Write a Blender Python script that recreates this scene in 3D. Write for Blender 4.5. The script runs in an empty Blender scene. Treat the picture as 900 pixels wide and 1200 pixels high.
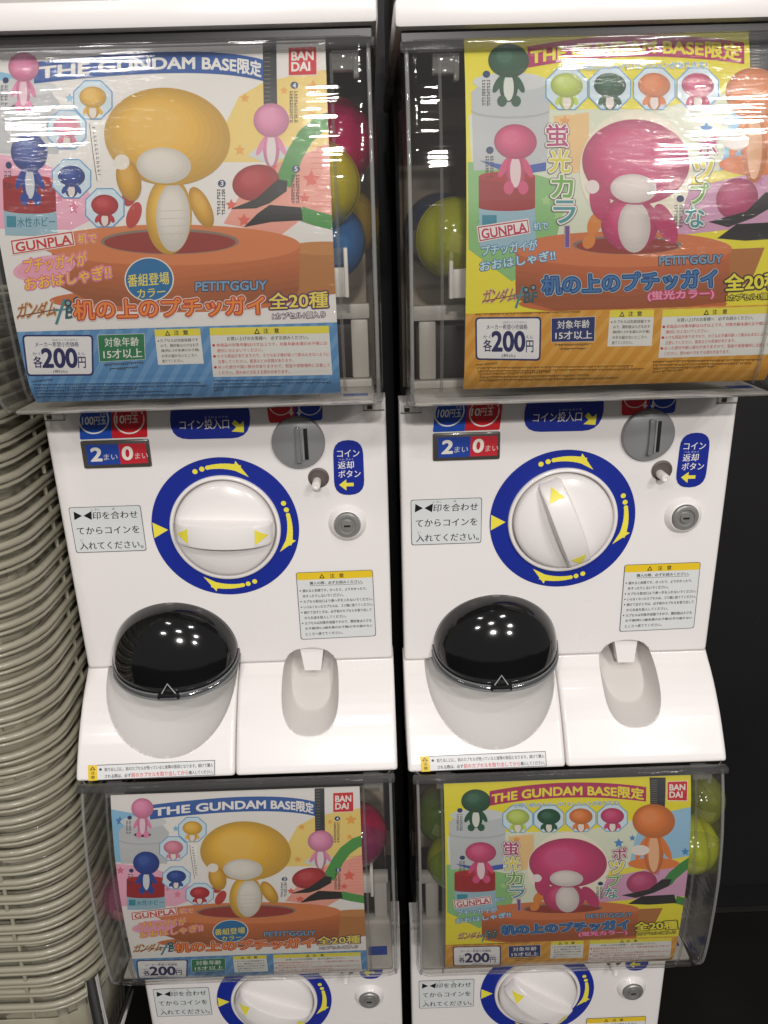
import bpy, bmesh, math, random
from mathutils import Vector, Matrix
random.seed(7)
R = math.radians
sc = bpy.context.scene
COL = sc.collection

# ------------------------------------------------------------------ camera
F_PX = 912.1
PITCH, YAW, ROLL = R(19.8), R(0.55), R(-1.67)
CAM = Vector((0.1547, -0.7445, 0.2796))
fw = Vector((math.sin(YAW)*math.cos(PITCH), math.cos(YAW)*math.cos(PITCH), -math.sin(PITCH)))
r0 = Vector((math.cos(YAW), -math.sin(YAW), 0))
u0 = r0.cross(fw)
CR = math.cos(ROLL)*r0 + math.sin(ROLL)*u0
CU = -math.sin(ROLL)*r0 + math.cos(ROLL)*u0
cd = bpy.data.cameras.new('camera')
cd.sensor_fit = 'VERTICAL'; cd.sensor_height = 36; cd.lens = F_PX/1200*36
cd.clip_start = 0.01; cd.clip_end = 100
cam = bpy.data.objects.new('camera', cd); COL.objects.link(cam)
cam.matrix_world = Matrix(((CR.x, CU.x, -fw.x, CAM.x), (CR.y, CU.y, -fw.y, CAM.y), (CR.z, CU.z, -fw.z, CAM.z), (0, 0, 0, 1)))
sc.camera = cam

# ------------------------------------------------------------------ light (an indoor shop: ceiling lamps, dim grey surroundings)
w = bpy.data.worlds.new('World'); sc.world = w; w.use_nodes = True
bg = w.node_tree.nodes['Background']; bg.inputs[0].default_value = (1.0, 0.965, 0.935, 1); bg.inputs[1].default_value = 0.175
sc.view_settings.view_transform = 'Standard'; sc.view_settings.look = 'None'; sc.view_settings.exposure = 0
CEIL = 1.55
def lamp(x, y, z, power, sx, sy, aim):
    l = bpy.data.lights.new('ceiling_lamp', 'AREA'); l.shape = 'RECTANGLE'; l.size = sx; l.size_y = sy
    l.energy = power; l.color = (1.0, 0.965, 0.94)
    o = bpy.data.objects.new('ceiling_lamp', l); COL.objects.link(o); o.location = (x, y, z)
    o.rotation_euler = (Vector(aim)-Vector((x, y, z))).to_track_quat('-Z', 'Y').to_euler()
for (x, y, p) in [(-0.45, -0.95, 1.8), (0.75, -1.05, 3.4), (0.1, -1.75, 6), (-0.9, -2.0, 7), (1.4, -2.1, 13), (0.2, -3.2, 46), (1.7, -3.4, 22)]:
    lamp(x, y, CEIL, p, .24, .07, (0.15, 0.0, -0.1))

# ------------------------------------------------------------------ helpers
def lin(c):
    return tuple((v/12.92 if v <= 0.04045 else ((v+0.055)/1.055)**2.4) for v in c)
def dim(h, k):
    h = h.lstrip('#'); return '#%02x%02x%02x' % tuple(int(int(h[i:i+2], 16)*k) for i in (0, 2, 4))
def tone(h, k):
    h = h.lstrip('#'); v = [int(h[i:i+2], 16)/255 for i in (0, 2, 4)]
    v = [c*k if k <= 1 else c+(1-c)*(k-1)*1.6 for c in v]; return '#%02x%02x%02x' % tuple(int(max(0, min(1, c))*255) for c in v)
def hexc(h):
    h = h.lstrip('#'); return lin(tuple(int(h[i:i+2], 16)/255 for i in (0, 2, 4)))
MATS = {}
def mat(color, rough=0.38, spec=0.5, metal=0.0, coat=0.0, bump=0.0, bscale=300.0, mottle=0.0, mscale=6.0, trans=0.0, film=False):
    key = (color, rough, spec, metal, coat, bump, bscale, mottle, mscale, trans, film)
    if key in MATS: return MATS[key]
    m = bpy.data.materials.new('paint'); m.use_nodes = True
    nt = m.node_tree; b = nt.nodes['Principled BSDF']
    c = hexc(color) if isinstance(color, str) else color
    b.inputs['Base Color'].default_value = (*c, 1); b.inputs['Roughness'].default_value = rough
    b.inputs['Metallic'].default_value = metal; b.inputs['Specular IOR Level'].default_value = spec
    b.inputs['Coat Weight'].default_value = coat; b.inputs['Coat Roughness'].default_value = 0.08
    b.inputs['Transmission Weight'].default_value = trans
    if bump or mottle:
        tc = nt.nodes.new('ShaderNodeTexCoord')
    if bump:
        n = nt.nodes.new('ShaderNodeTexNoise'); n.inputs['Scale'].default_value = bscale; n.inputs['Detail'].default_value = 3
        bp = nt.nodes.new('ShaderNodeBump'); bp.inputs['Strength'].default_value = bump; bp.inputs['Distance'].default_value = 0.001
        nt.links.new(tc.outputs['Object'], n.inputs['Vector']); nt.links.new(n.outputs['Fac'], bp.inputs['Height']); nt.links.new(bp.outputs['Normal'], b.inputs['Normal'])
    if mottle:
        n = nt.nodes.new('ShaderNodeTexNoise'); n.inputs['Scale'].default_value = mscale; n.inputs['Detail'].default_value = 6
        rp = nt.nodes.new('ShaderNodeMapRange'); rp.inputs[1].default_value = .3; rp.inputs[2].default_value = .7
        rp.inputs[3].default_value = max(.02, rough-mottle); rp.inputs[4].default_value = rough+mottle
        nt.links.new(tc.outputs['Object'], n.inputs['Vector']); nt.links.new(n.outputs['Fac'], rp.inputs[0]); nt.links.new(rp.outputs[0], b.inputs['Roughness'])
    if film:                                     # clear film stretched over the print, with crosswise creases
        tc = nt.nodes.new('ShaderNodeTexCoord'); mp = nt.nodes.new('ShaderNodeMapping'); mp.inputs['Scale'].default_value = (14, 14, 130); mp.inputs['Rotation'].default_value = (0, R(6), 0)
        n = nt.nodes.new('ShaderNodeTexNoise'); n.inputs['Scale'].default_value = 1.0; n.inputs['Detail'].default_value = 4; n.inputs['Roughness'].default_value = .6
        bp = nt.nodes.new('ShaderNodeBump'); bp.inputs['Strength'].default_value = 1.0; bp.inputs['Distance'].default_value = 0.0016
        nt.links.new(tc.outputs['Object'], mp.inputs[0]); nt.links.new(mp.outputs[0], n.inputs['Vector']); nt.links.new(n.outputs['Fac'], bp.inputs['Height']); nt.links.new(bp.outputs[0], b.inputs['Coat Normal'])
        b.inputs['Coat Roughness'].default_value = .05
    MATS[key] = m; return m
def clear_mat(name, tint, rough, bump, f0=0.035, stretch=(30, 30, 400), bdist=0.001, milk=0.0):
    """thin clear plastic: see-through with a Fresnel gloss"""
    m = bpy.data.materials.new(name); m.use_nodes = True; nt = m.node_tree
    for n in list(nt.nodes): nt.nodes.remove(n)
    out = nt.nodes.new('ShaderNodeOutputMaterial'); mix = nt.nodes.new('ShaderNodeMixShader')
    tr = nt.nodes.new('ShaderNodeBsdfTransparent'); tr.inputs[0].default_value = (*tint, 1)
    gl = nt.nodes.new('ShaderNodeBsdfGlossy'); gl.inputs['Roughness'].default_value = rough
    fr = nt.nodes.new('ShaderNodeLayerWeight'); fr.inputs[0].default_value = 0.5
    pw = nt.nodes.new('ShaderNodeMath'); pw.operation = 'POWER'; pw.inputs[1].default_value = 5.0
    mr = nt.nodes.new('ShaderNodeMapRange'); mr.inputs[3].default_value = f0; mr.inputs[4].default_value = 0.85
    nt.links.new(fr.outputs['Facing'], pw.inputs[0]); nt.links.new(pw.outputs[0], mr.inputs[0])
    nt.links.new(mr.outputs[0], mix.inputs[0])
    df = nt.nodes.new('ShaderNodeBsdfDiffuse'); df.inputs[0].default_value = (.8, .8, .78, 1); mk = nt.nodes.new('ShaderNodeMixShader'); mk.inputs[0].default_value = milk
    nt.links.new(tr.outputs[0], mk.inputs[1]); nt.links.new(df.outputs[0], mk.inputs[2]); nt.links.new(mk.outputs[0], mix.inputs[1]); nt.links.new(gl.outputs[0], mix.inputs[2]); nt.links.new(mix.outputs[0], out.inputs[0])
    if bump:
        tc = nt.nodes.new('ShaderNodeTexCoord'); mp = nt.nodes.new('ShaderNodeMapping'); mp.inputs['Scale'].default_value = stretch
        n = nt.nodes.new('ShaderNodeTexNoise'); n.inputs['Scale'].default_value = 1.0; n.inputs['Detail'].default_value = 2
        bp = nt.nodes.new('ShaderNodeBump'); bp.inputs['Strength'].default_value = bump; bp.inputs['Distance'].default_value = bdist
        nt.links.new(tc.outputs['Object'], mp.inputs[0]); nt.links.new(mp.outputs[0], n.inputs['Vector']); nt.links.new(n.outputs['Fac'], bp.inputs['Height'])
        nt.links.new(bp.outputs[0], gl.inputs['Normal']); nt.links.new(bp.outputs[0], fr.inputs['Normal'])
    return m
WHITE = mat('#efeae7', 0.3, 0.5, coat=.25, bump=.02, bscale=600, mottle=.08, mscale=9)
MOULD = [WHITE, mat('#dad6d2', .34, .5, coat=.15, bump=.02, bscale=600), mat('#d2cdc8', .36, .5, bump=.02, bscale=600)]  # the greyer slots paint recess shade into the scoop and cup faces
GREYP = mat('#8b8c8c', 0.35, coat=.2)
BLACKP = mat('#111112', 0.10, 0.5, coat=.5, bump=.03, bscale=60)
DARK = mat('#14120f', 0.6)
CLEAR = clear_mat('clear_plastic', (0.958, 0.953, 0.943), 0.025, 0.5, 0.036, (6, 6, 110), 0.0016, .012)
CLEARS = clear_mat('clear_plastic_edge', (0.80, 0.80, 0.80), 0.05, 0, milk=.17)
CLEARR = clear_mat('clear_plastic_rail', (0.86, 0.86, 0.85), 0.05, 0, milk=.07)
SMOKE = clear_mat('smoked_plastic', (0.55, 0.55, 0.56), 0.05, 0, milk=.06)

def tag(o, label, cat, group=None, kind=None):
    if kind: o['kind'] = kind
    else:
        o['label'] = label; o['category'] = cat
    if group: o['group'] = group
    return o
def empty(name, loc, parent=None):
    o = bpy.data.objects.new(name, None); o.empty_display_size = .05; COL.objects.link(o); o.location = loc; o.parent = parent; return o
def obj(name, bm, mats, parent=None, smooth=30, keep_mat=False):
    me = bpy.data.meshes.new(name)
    bmesh.ops.recalc_face_normals(bm, faces=bm.faces) if not keep_mat else None
    bm.to_mesh(me); bm.free()
    for m in (mats if isinstance(mats, (list, tuple)) else [mats]): me.materials.append(m)
    if smooth:
        me.polygons.foreach_set('use_smooth', [True]*len(me.polygons))
        me.set_sharp_from_angle(angle=R(smooth))
    o = bpy.data.objects.new(name, me); COL.objects.link(o); o.parent = parent
    return o
def children(o): return [c for c in bpy.data.objects if c.parent == o]
def copy_tree(o, kids, parent=None):
    c = o.copy(); COL.objects.link(c); c.parent = parent
    for ch in kids.get(o.name, []): copy_tree(ch, kids, c)
    return c
def kid_map():
    k = {}
    for o in bpy.data.objects:
        if o.parent: k.setdefault(o.parent.name, []).append(o)
    return k
def add_box(bm, x0, x1, y0, y1, z0, z1, bev=0.0, seg=2):
    b2 = bmesh.new(); bmesh.ops.create_cube(b2, size=1)
    for v in b2.verts: v.co = ((x0+x1)/2+v.co.x*(x1-x0), (y0+y1)/2+v.co.y*(y1-y0), (z0+z1)/2+v.co.z*(z1-z0))
    if bev: bmesh.ops.bevel(b2, geom=b2.edges[:], offset=bev, segments=seg, affect='EDGES', profile=.5)
    merge(bm, b2); return bm
def merge(bm, b2, mi=None):
    me = bpy.data.meshes.new('tmp'); b2.to_mesh(me); b2.free()
    n0 = len(bm.faces); bm.from_mesh(me); bpy.data.meshes.remove(me)
    if mi is not None:
        bm.faces.ensure_lookup_table()
        for f in bm.faces[n0:]: f.material_index = mi
def box(*a, **k): return add_box(bmesh.new(), *a, **k)
def add_lathe(bm, prof, cx, cz, n=64, cy=0.0):
    """turn (radius, y) profile about the y axis at (cx, cz)"""
    rings = []
    for (r, y) in prof:
        if r < 1e-6: rings.append([bm.verts.new((cx, cy+y, cz))])
        else: rings.append([bm.verts.new((cx+r*math.cos(2*math.pi*i/n), cy+y, cz+r*math.sin(2*math.pi*i/n))) for i in range(n)])
    for a, b in zip(rings, rings[1:]):
        for i in range(n):
            j = (i+1) % n
            if len(a) == 1 and len(b) == 1: continue
            if len(a) == 1: bm.faces.new((a[0], b[j], b[i]))
            elif len(b) == 1: bm.faces.new((a[i], a[j], b[0]))
            else: bm.faces.new((a[i], a[j], b[j], b[i]))
    return bm
def lathe(*a, **k): return add_lathe(bmesh.new(), *a, **k)
def add_tube(bm, pts, r, closed=False, n=8):
    pts = [Vector(p) for p in pts]; N = len(pts); rings = []
    for i, p in enumerate(pts):
        a = pts[(i-1) % N] if (closed or i > 0) else p; b = pts[(i+1) % N] if (closed or i < N-1) else p
        t = (b-a).normalized(); up = Vector((0, 0, 1)) if abs(t.z) < .9 else Vector((1, 0, 0))
        s = t.cross(up).normalized(); q = s.cross(t)
        rings.append([bm.verts.new(p + r*(math.cos(2*math.pi*k/n)*s + math.sin(2*math.pi*k/n)*q)) for k in range(n)])
    for i in range(N if closed else N-1):
        a, b = rings[i], rings[(i+1) % N]
        for k in range(n): bm.faces.new((a[k], a[(k+1) % n], b[(k+1) % n], b[k]))
    if not closed:
        bm.faces.new(rings[0][::-1]); bm.faces.new(rings[-1])
    return bm

# ------------------------------------------------------------------ measuring: photograph pixel -> point on the machine
PX, PZ = 0.3445, 0.661                          # spacing of the columns and of the tiers
def ray(x, y): return (x-450)/F_PX*CR - (y-600)/F_PX*CU + fw
def aty(x, y, Y):
    d = ray(x, y); t = (Y-CAM.y)/d.y; return CAM + t*d
def pn(x, y, Y=0.0):                             # on the front panel plane of the upper left machine
    p = aty(x, y, Y); return (p.x, p.z)
# side profile of the display window: (height, how far it stands out)
WPROF = [(.445, .072), (.415, .086), (.385, .0965), (.34, .1065), (.29, .112), (.25, .112), (.215, .1105), (.190, .1085), (.174, .1068), (.163, .1038), (.1535, .0982), (.146, .0912), (.1402, .0810), (.1352, .060), (.1285, .030), (.1222, .0)]
def interp(tab, z):
    if z >= tab[0][0]: return tab[0][1]
    for (z0, d0), (z1, d1) in zip(tab, tab[1:]):
        if z >= z1: return d0 + (d1-d0)*(z0-z)/(z0-z1)
    return tab[-1][1]
def wdepth(z):                                   # smoothed
    h = .005 if z > .17 else .0012
    return sum(interp(WPROF, z+k*h)*wt for k, wt in ((-2, .15), (-1, .22), (0, .26), (1, .22), (2, .15)))
CARD_GAP = 0.007
def cdepth(z): return max(wdepth(z), .05) - CARD_GAP
INST = {'UL': (0, 0, (0, 0, 0)), 'UR': (PX, 0, (.0155, 0, 0)), 'LL': (0, -PZ, (0, -.0135, 0)), 'LR': (PX, -PZ, (-.0010, -.0135, 0))}
def card_pt(x, y, k):                            # pixel on a display card -> that card's own (u, v)
    ox, oz, (du, dv, ro) = INST[k]
    g = lambda Y: Y + cdepth(aty(x, y, Y).z-oz)
    a, best = -.13, None
    while a < -.035:
        if g(a) >= 0: best = a; break
        a += .004
    if best is None: a = -.1
    else:
        lo, hi = a-.004, a
        for _ in range(14):
            m_ = (lo+hi)/2
            if g(m_) >= 0: hi = m_
            else: lo = m_
        a = hi
    p = aty(x, y, a)
    a, b = p.x-ox-du, p.z-oz-dv
    return (math.cos(ro)*a + math.sin(ro)*b, -math.sin(ro)*a + math.cos(ro)*b)
UL = lambda x, y: card_pt(x, y, 'UL')
UR = lambda x, y: card_pt(x, y, 'UR')
LL = lambda x, y: card_pt(x, y, 'LL')
LR = lambda x, y: card_pt(x, y, 'LR')

# ------------------------------------------------------------------ printing: flat coloured shapes and lettering in layers
TXT = {}
def text_raw(s, res=2):
    key = (s, res)
    if key in TXT: return TXT[key]
    c = bpy.data.curves.new('t', 'FONT'); c.body = s; c.resolution_u = res
    o = bpy.data.objects.new('t', c); me = o.to_mesh()
    vs = [(v.co.x, v.co.y) for v in me.vertices]; fs = [tuple(p.vertices) for p in me.polygons]
    o.to_mesh_clear(); bpy.data.objects.remove(o); bpy.data.curves.remove(c)
    TXT[key] = (vs, fs); return TXT[key]
def shifts(r):
    """lettering is made heavier by overlaying shifted copies"""
    if r < .004: return [(0, 0)]
    if r < .014: return [(-r, 0), (r, 0)]
    if r < .0195: return [(-r, 0), (r, 0), (0, r)]
    n = 4 if r < .03 else 8 if r < .06 else 12
    return [(0, 0)] + [(r*math.cos(2*math.pi*(k+.5)/n), r*math.sin(2*math.pi*(k+.5)/n)) for k in range(n)]
def clip_poly(pts, x0, x1, y0, y1):
    def half(p, f):
        out = []
        for i in range(len(p)):
            a, b = p[i-1], p[i]; fa, fb = f(a), f(b)
            if (fa >= 0) != (fb >= 0):
                t = fa/(fa-fb); out.append((a[0]+(b[0]-a[0])*t, a[1]+(b[1]-a[1])*t))
            if fb >= 0: out.append(b)
        return out
    for f in (lambda p: p[0]-x0, lambda p: x1-p[0], lambda p: p[1]-y0, lambda p: y1-p[1]):
        pts = half(pts, f)
        if not pts: return []
    return pts
class Print:
    clip = None
    def __init__(s, f=None): s.f = f or (lambda x, y: (x, y)); s.items = []; s.big = []
    def poly(s, pts, c, L, f=None):
        f = f or s.f; q = [f(*p) for p in pts]
        s._put(q, c, L)
    def _put(s, q, c, L):
        if s.clip: q = clip_poly(q, *s.clip)
        if len(q) >= 3: s.items.append((q, [tuple(range(len(q)))], c, L))
    def ell(s, cx, cy, rx, ry, c, L, rot=0, f=None, n=40, a0=0, a1=360):
        ca, sa = math.cos(R(rot)), math.sin(R(rot)); pts = []
        m = n if a1-a0 >= 360 else n+1
        for i in range(m):
            t = R(a0+(a1-a0)*i/n); x, y = rx*math.cos(t), ry*math.sin(t); pts.append((cx+x*ca-y*sa, cy+x*sa+y*ca))
        s.poly(pts, c, L, f)
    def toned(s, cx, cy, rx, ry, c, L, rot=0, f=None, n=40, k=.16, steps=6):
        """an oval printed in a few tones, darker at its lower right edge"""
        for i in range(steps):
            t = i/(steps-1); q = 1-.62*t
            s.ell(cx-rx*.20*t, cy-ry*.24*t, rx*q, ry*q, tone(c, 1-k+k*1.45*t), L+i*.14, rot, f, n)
    def quad(s, tl, tr, br, bl, c, L, rad=0, f=None):
        if not rad: s.poly([tl, tr, br, bl], c, L, f); return
        P = [Vector(p) for p in (tl, tr, br, bl)]; pts = []
        for i in range(4):
            p, a, b = P[i], P[i-1], P[(i+1) % 4]
            p0 = p+(a-p).normalized()*rad; p1 = p+(b-p).normalized()*rad
            for k in range(6):
                t = k/5; q = (1-t)**2*p0+2*t*(1-t)*p+t*t*p1; pts.append((q.x, q.y))
        s.poly(pts, c, L, f)
    def line(s, pts, wd, c, L, f=None):
        V = [Vector(p) for p in pts]
        lft, rgt = [], []
        for i, p in enumerate(V):
            a = V[max(0, i-1)]; b = V[min(len(V)-1, i+1)]; d = (b-a).normalized(); n = Vector((-d.y, d.x))*wd/2
            lft.append(p+n); rgt.append(p-n)
        for i in range(len(V)-1):
            s.poly([tuple(lft[i]), tuple(lft[i+1]), tuple(rgt[i+1]), tuple(rgt[i])], c, L, f)
    def star(s, cx, cy, r, c, L, f=None, rot=-90):
        ff = f or s.f
        for k in range(5):
            a = R(rot+72*k); p = [(cx, cy)]
            for (aa, rr) in ((a-R(36), r*.5), (a, r), (a+R(36), r*.5)): p.append((cx+rr*math.cos(aa), cy+rr*math.sin(aa)))
            s.poly(p, c, L, f)
    def text(s, st, tl, tr, bl, c, L, bold=0.0, out=(), f=None, fn=None):
        """lettering fitted to the box tl-tr-bl; out = [(extra width, colour), ...] outlines from the widest in"""
        f = f or s.f
        res = 5 if (bold >= .016 or out) else 2
        base, fs = text_raw(st, res)
        if not base: return
        x0 = min(v[0] for v in base); x1 = max(v[0] for v in base); y0 = min(v[1] for v in base); y1 = max(v[1] for v in base)
        if fn is None:
            fn = lambda a, b: (tl[0]+(tr[0]-tl[0])*a+(bl[0]-tl[0])*(1-b), tl[1]+(tr[1]-tl[1])*a+(bl[1]-tl[1])*(1-b))
        k = 0
        for off, col in list(out)+[(0, c)]:
            for i, (dx, dy) in enumerate(shifts(bold+off)):
                q = [f(*fn((v[0]+dx-x0)/(x1-x0), (v[1]+dy-y0)/(y1-y0))) for v in base]
                s.items.append((q, fs, col, L+k+i*.05))
            k += 1
    def vtext(s, st, x, y0, y1, wd, c, L, bold=0, out=(), f=None, lean=0.0):
        n = len(st); h = (y1-y0)/n
        for i, ch in enumerate(st):
            cc = c[i % len(c)] if isinstance(c, (list, tuple)) else c
            yy = y0+i*h; xx = x+lean*(i/n)
            if ch == 'ー': s.quad((xx-wd*.09, yy+h*.05), (xx+wd*.12, yy+h*.05), (xx+wd*.12, yy+h*.9), (xx-wd*.09, yy+h*.9), cc, L+len(out), f=f); [s.quad((xx-wd*.09-8*o*1, yy+h*.05-8*o), (xx+wd*.12+8*o, yy+h*.05-8*o), (xx+wd*.12+8*o, yy+h*.9+8*o), (xx-wd*.09-8*o, yy+h*.9+8*o), oc, L+k, f=f) for k, (o, oc) in enumerate(out)]; continue
            s.text(ch, (xx-wd/2, yy+h*.06), (xx+wd/2, yy+h*.06), (xx-wd/2, yy+h*.94), cc, L, bold, out, f)
    def micro(s, tl, tr, h, c, L, f=None, seed=0, fill=.82):
        """a line of print too small to read"""
        rnd = random.Random(seed+int(tl[0]*7+tl[1]*13)); a = 0
        V = Vector(tl); D = Vector(tr)-V; n = D.length; D.normalize()
        while a < n:
            wd = rnd.uniform(.5, 1.0)*h
            b = min(n, a+wd*.8); hh = h*rnd.uniform(.65, 1)
            p, q = V+D*a, V+D*b
            s.poly([(p.x, p.y), (q.x, q.y), (q.x, q.y+hh*.42), (p.x, p.y+hh*.42)], c, L, f)
            if rnd.random() < .8: s.poly([(p.x, p.y+hh*.6), (q.x-wd*.2, q.y+hh*.6), (q.x-wd*.2, q.y+hh), (p.x, p.y+hh)], c, L, f)
            a += wd
    def build(s, name, parent, put, rough=.4, slice_z=True, coat=0.0, lay=0.00004):
        mats = []; V = []; F = []; MI = []
        for idx, (q, fs, c, L) in enumerate(s.items):
            L += (idx % 23)*.006
            if c not in mats: mats.append(c)
            mi = mats.index(c); zs = [p[1] for p in q]
            if slice_z and math.floor(min(zs)/KNOT) != math.floor(max(zs)/KNOT) and max(zs)-min(zs) > .0011:
                b = bmesh.new(); vs = [b.verts.new((p[0], 0, p[1])) for p in q]
                for fc in fs:
                    try: b.faces.new([vs[i] for i in fc])
                    except ValueError: pass
                z = math.ceil(min(zs)/KNOT)*KNOT
                while z < max(zs):
                    bmesh.ops.bisect_plane(b, geom=b.verts[:]+b.edges[:]+b.faces[:], plane_co=(0, 0, z), plane_no=(0, 0, 1), dist=1e-7); z += KNOT
                b.verts.index_update(); q = [(v.co.x, v.co.z) for v in b.verts]; fs = [tuple(v.index for v in fa.verts) for fa in b.faces]; b.free()
            n0 = len(V); V += [(p[0], L*lay, p[1]) for p in q]
            for fc in fs:
                a = sum(q[fc[k-1]][0]*q[fc[k]][1]-q[fc[k]][0]*q[fc[k-1]][1] for k in range(len(fc)))
                F.append([n0+k for k in (fc if a > 0 else fc[::-1])]); MI.append(mi)
        me = bpy.data.meshes.new(name); me.from_pydata([put(v[0], v[2], v[1]) for v in V], [], F)
        for c in mats: me.materials.append(mat(dim(c, .92) if coat > .5 else c, rough, .4, coat=coat, film=coat > .5))
        me.polygons.foreach_set('material_index', MI); me.update()
        o = bpy.data.objects.new(name, me); COL.objects.link(o); o.parent = parent
        return o
KNOT = .003
def knotted(fn):                                 # sheets bend in straight steps, so stacked print stays parallel
    tab = {}
    def g(v):
        k = math.floor(v/KNOT+1e-9); t = v/KNOT-k
        for i in (k, k+1):
            if i not in tab: tab[i] = fn(i*KNOT)
        return tab[k]*(1-t)+tab[k+1]*t
    return g
flat = lambda u, v, e: (u, -0.0006-e, v)

# ------------------------------------------------------------------ setting
def plane_sheet(name, pts, m):
    bm = bmesh.new(); bm.faces.new([bm.verts.new(p) for p in pts]); o = obj(name, bm, m, smooth=0); o['kind'] = 'structure'; return o
FLOOR = aty(880, 1071, .5).z
floor_m = mat('#16140f', 0.55, .4, bump=.6, bscale=40, mottle=.15, mscale=3)
plane_sheet('floor', [(-6, -6, FLOOR), (6, -6, FLOOR), (6, 6, FLOOR), (-6, 6, FLOOR)], floor_m)
wall_m = mat('#1b1a1b', 0.6, .35, bump=.25, bscale=180, mottle=.1, mscale=4)
zs = aty(880, 1038, .5).z
bm = box(-3, 3, .50, .55, zs+.004, 2.2); o = obj('wall', bm, wall_m, smooth=0); o['kind'] = 'structure'
bm = box(-3, 3, .515, .55, FLOOR+.002, zs); o = obj('skirting', bm, mat('#171617', .5), smooth=0); o['kind'] = 'structure'
bm = box(-3, 3, .505, .514, FLOOR+.001, FLOOR+.007); o = obj('floor_trim', bm, mat('#45423e', .4, metal=.6), smooth=0); o['kind'] = 'structure'

# ------------------------------------------------------------------ the capsule machine
BX0, BX1 = -.165, .1665
ZS = -.160                                       # seam between coin panel and trays
TPROF = [(.135, 0), (-.16, 0), (-.183, .028), (-.208, .0505), (-.233, .0680), (-.247, .0765), (-.30, .09)]
def tdepth(z):
    if z > ZS: return 0.0
    return interp(TPROF, z)*.5 + .25*(interp(TPROF, min(ZS, z+.008))+interp(TPROF, z-.008)) - .003*max(0, 1-(ZS-z)/.01)
TB = -.2475
sx_c, sx_a = pn(201, 770)[0], .0705              # scoop under the capsule door
def on_tray(x, y):
    Y = -.03
    for _ in range(8):
        p = aty(x, y, Y); Y = -tdepth(p.z)
    return (p.x, p.z)
scoop_bot = on_tray(203, 889)[1]; SPLIT = on_tray(277, 830)[0]
cup_t = pn(363.5, 759)[1]; cup_b = on_tray(364, 863)[1]
cup_l = on_tray(330, 812)[0]; cup_r = on_tray(397, 808)[0]
def phi_scoop(x, z):
    rz = (z-ZS)/(ZS-scoop_bot) if z < ZS else (z-ZS)/.012
    return math.hypot((x-sx_c)/sx_a, rz)-1
def phi_cup(x, z):
    zc, hz, xc, hx = (cup_t+cup_b)/2, (cup_t-cup_b)/2, (cup_l+cup_r)/2, (cup_r-cup_l)/2
    return (abs((x-xc)/hx)**2.6 + abs((z-zc)/hz)**2.6)**(1/2.6)-1
def snap(x, z, lim):
    """move a grid point that lies next to a recess outline onto the outline"""
    for ph in (phi_scoop, phi_cup):
        for _ in range(2):
            v = ph(x, z)
            if abs(v) > .15: break
            h = 1e-5; gx, gz = (ph(x+h, z)-v)/h, (ph(x, z+h)-v)/h; g2 = gx*gx+gz*gz
            if g2 < 1e-9 or abs(v)/g2**.5 > lim: break
            x -= v*gx/g2; z -= v*gz/g2
    return x, z
CUT = [0, 0]
def surf(x, z):
    CUT[:] = [0, 0]
    d = tdepth(z)
    # scoop
    rz = (z-ZS)/(ZS-scoop_bot) if z < ZS else (z-ZS)/.012
    rho2 = ((x-sx_c)/sx_a)**2 + rz*rz
    cut = 0
    if rho2 < .9985:
        e = (1-rho2)**.5
        cut = min(.056*e**1.5, d+.035); CUT[0] = cut
    # coin return cup
    zc, hz, xc, hx = (cup_t+cup_b)/2, (cup_t-cup_b)/2, (cup_l+cup_r)/2, (cup_r-cup_l)/2
    p = 2.6
    q = abs((x-xc)/hx)**p + abs((z-zc)/hz)**p
    if q < .9975:
        t = (z-cup_b)/(cup_t-cup_b)
        e = min(1, (1-q)*1.9)
        cut = max(cut, e*(.022+.024*min(1, t*1.3))); CUT[1] = e
    return d-cut
def frange(a, b, st):
    n = max(1, int(round((b-a)/st))); return [a+(b-a)*i/n for i in range(n+1)]
def sheet(x0, x1, z0, z1, xs, zsl, rad=.004, back=.03, rad_top=None):
    """a moulded front sheet with rounded rim and returned edges"""
    bm = bmesh.new(); grid = []; kind = {}
    for z in zsl:
        row = []
        for x in xs:
            x_, z_ = x, z
            if x0+.003 < x < x1-.003 and z < -.10: x_, z_ = snap(x, z, .00052 if z < -.1595 else .00068)
            if abs(z-z0) < .0025 or abs(z-z1) < .0025: z_ = z
            x_s, z_s = x_, z_
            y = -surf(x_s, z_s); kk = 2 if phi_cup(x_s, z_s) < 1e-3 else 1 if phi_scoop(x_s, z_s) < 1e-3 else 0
            for dd, rr in ((x-x0, rad), (x1-x, rad), (z-z0, rad), (z1-z, rad if rad_top is None else rad_top)):
                if dd < rr: y += rr-math.sqrt(max(0, rr*rr-(rr-dd)**2))
            row.append(bm.verts.new((x_s, y, z_s))); kind[row[-1]] = kk
        grid.append(row)
    for a, b in zip(grid, grid[1:]):
        for i in range(len(xs)-1):
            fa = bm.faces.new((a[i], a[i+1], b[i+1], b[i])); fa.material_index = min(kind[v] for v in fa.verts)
    loop = grid[0][:] + [r[-1] for r in grid[1:]] + grid[-1][-2::-1] + [r[0] for r in grid[-2:0:-1]]
    bk = [bm.verts.new((v.co.x, back, v.co.z)) for v in loop]
    for i in range(len(loop)):
        j = (i+1) % len(loop); bm.faces.new((loop[j], loop[i], bk[i], bk[j]))
    return bm
def rim_steps(a, b, fine, coarse, r=.004, fr=None):
    e = [0, .0004, .001, .0018, .0028, .004]
    mid = frange(a+.004, b-.004, coarse)
    return sorted(set([round(a+k, 5) for k in e]+[round(b-k, 5) for k in e]+[round(v, 5) for v in mid]))

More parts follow.
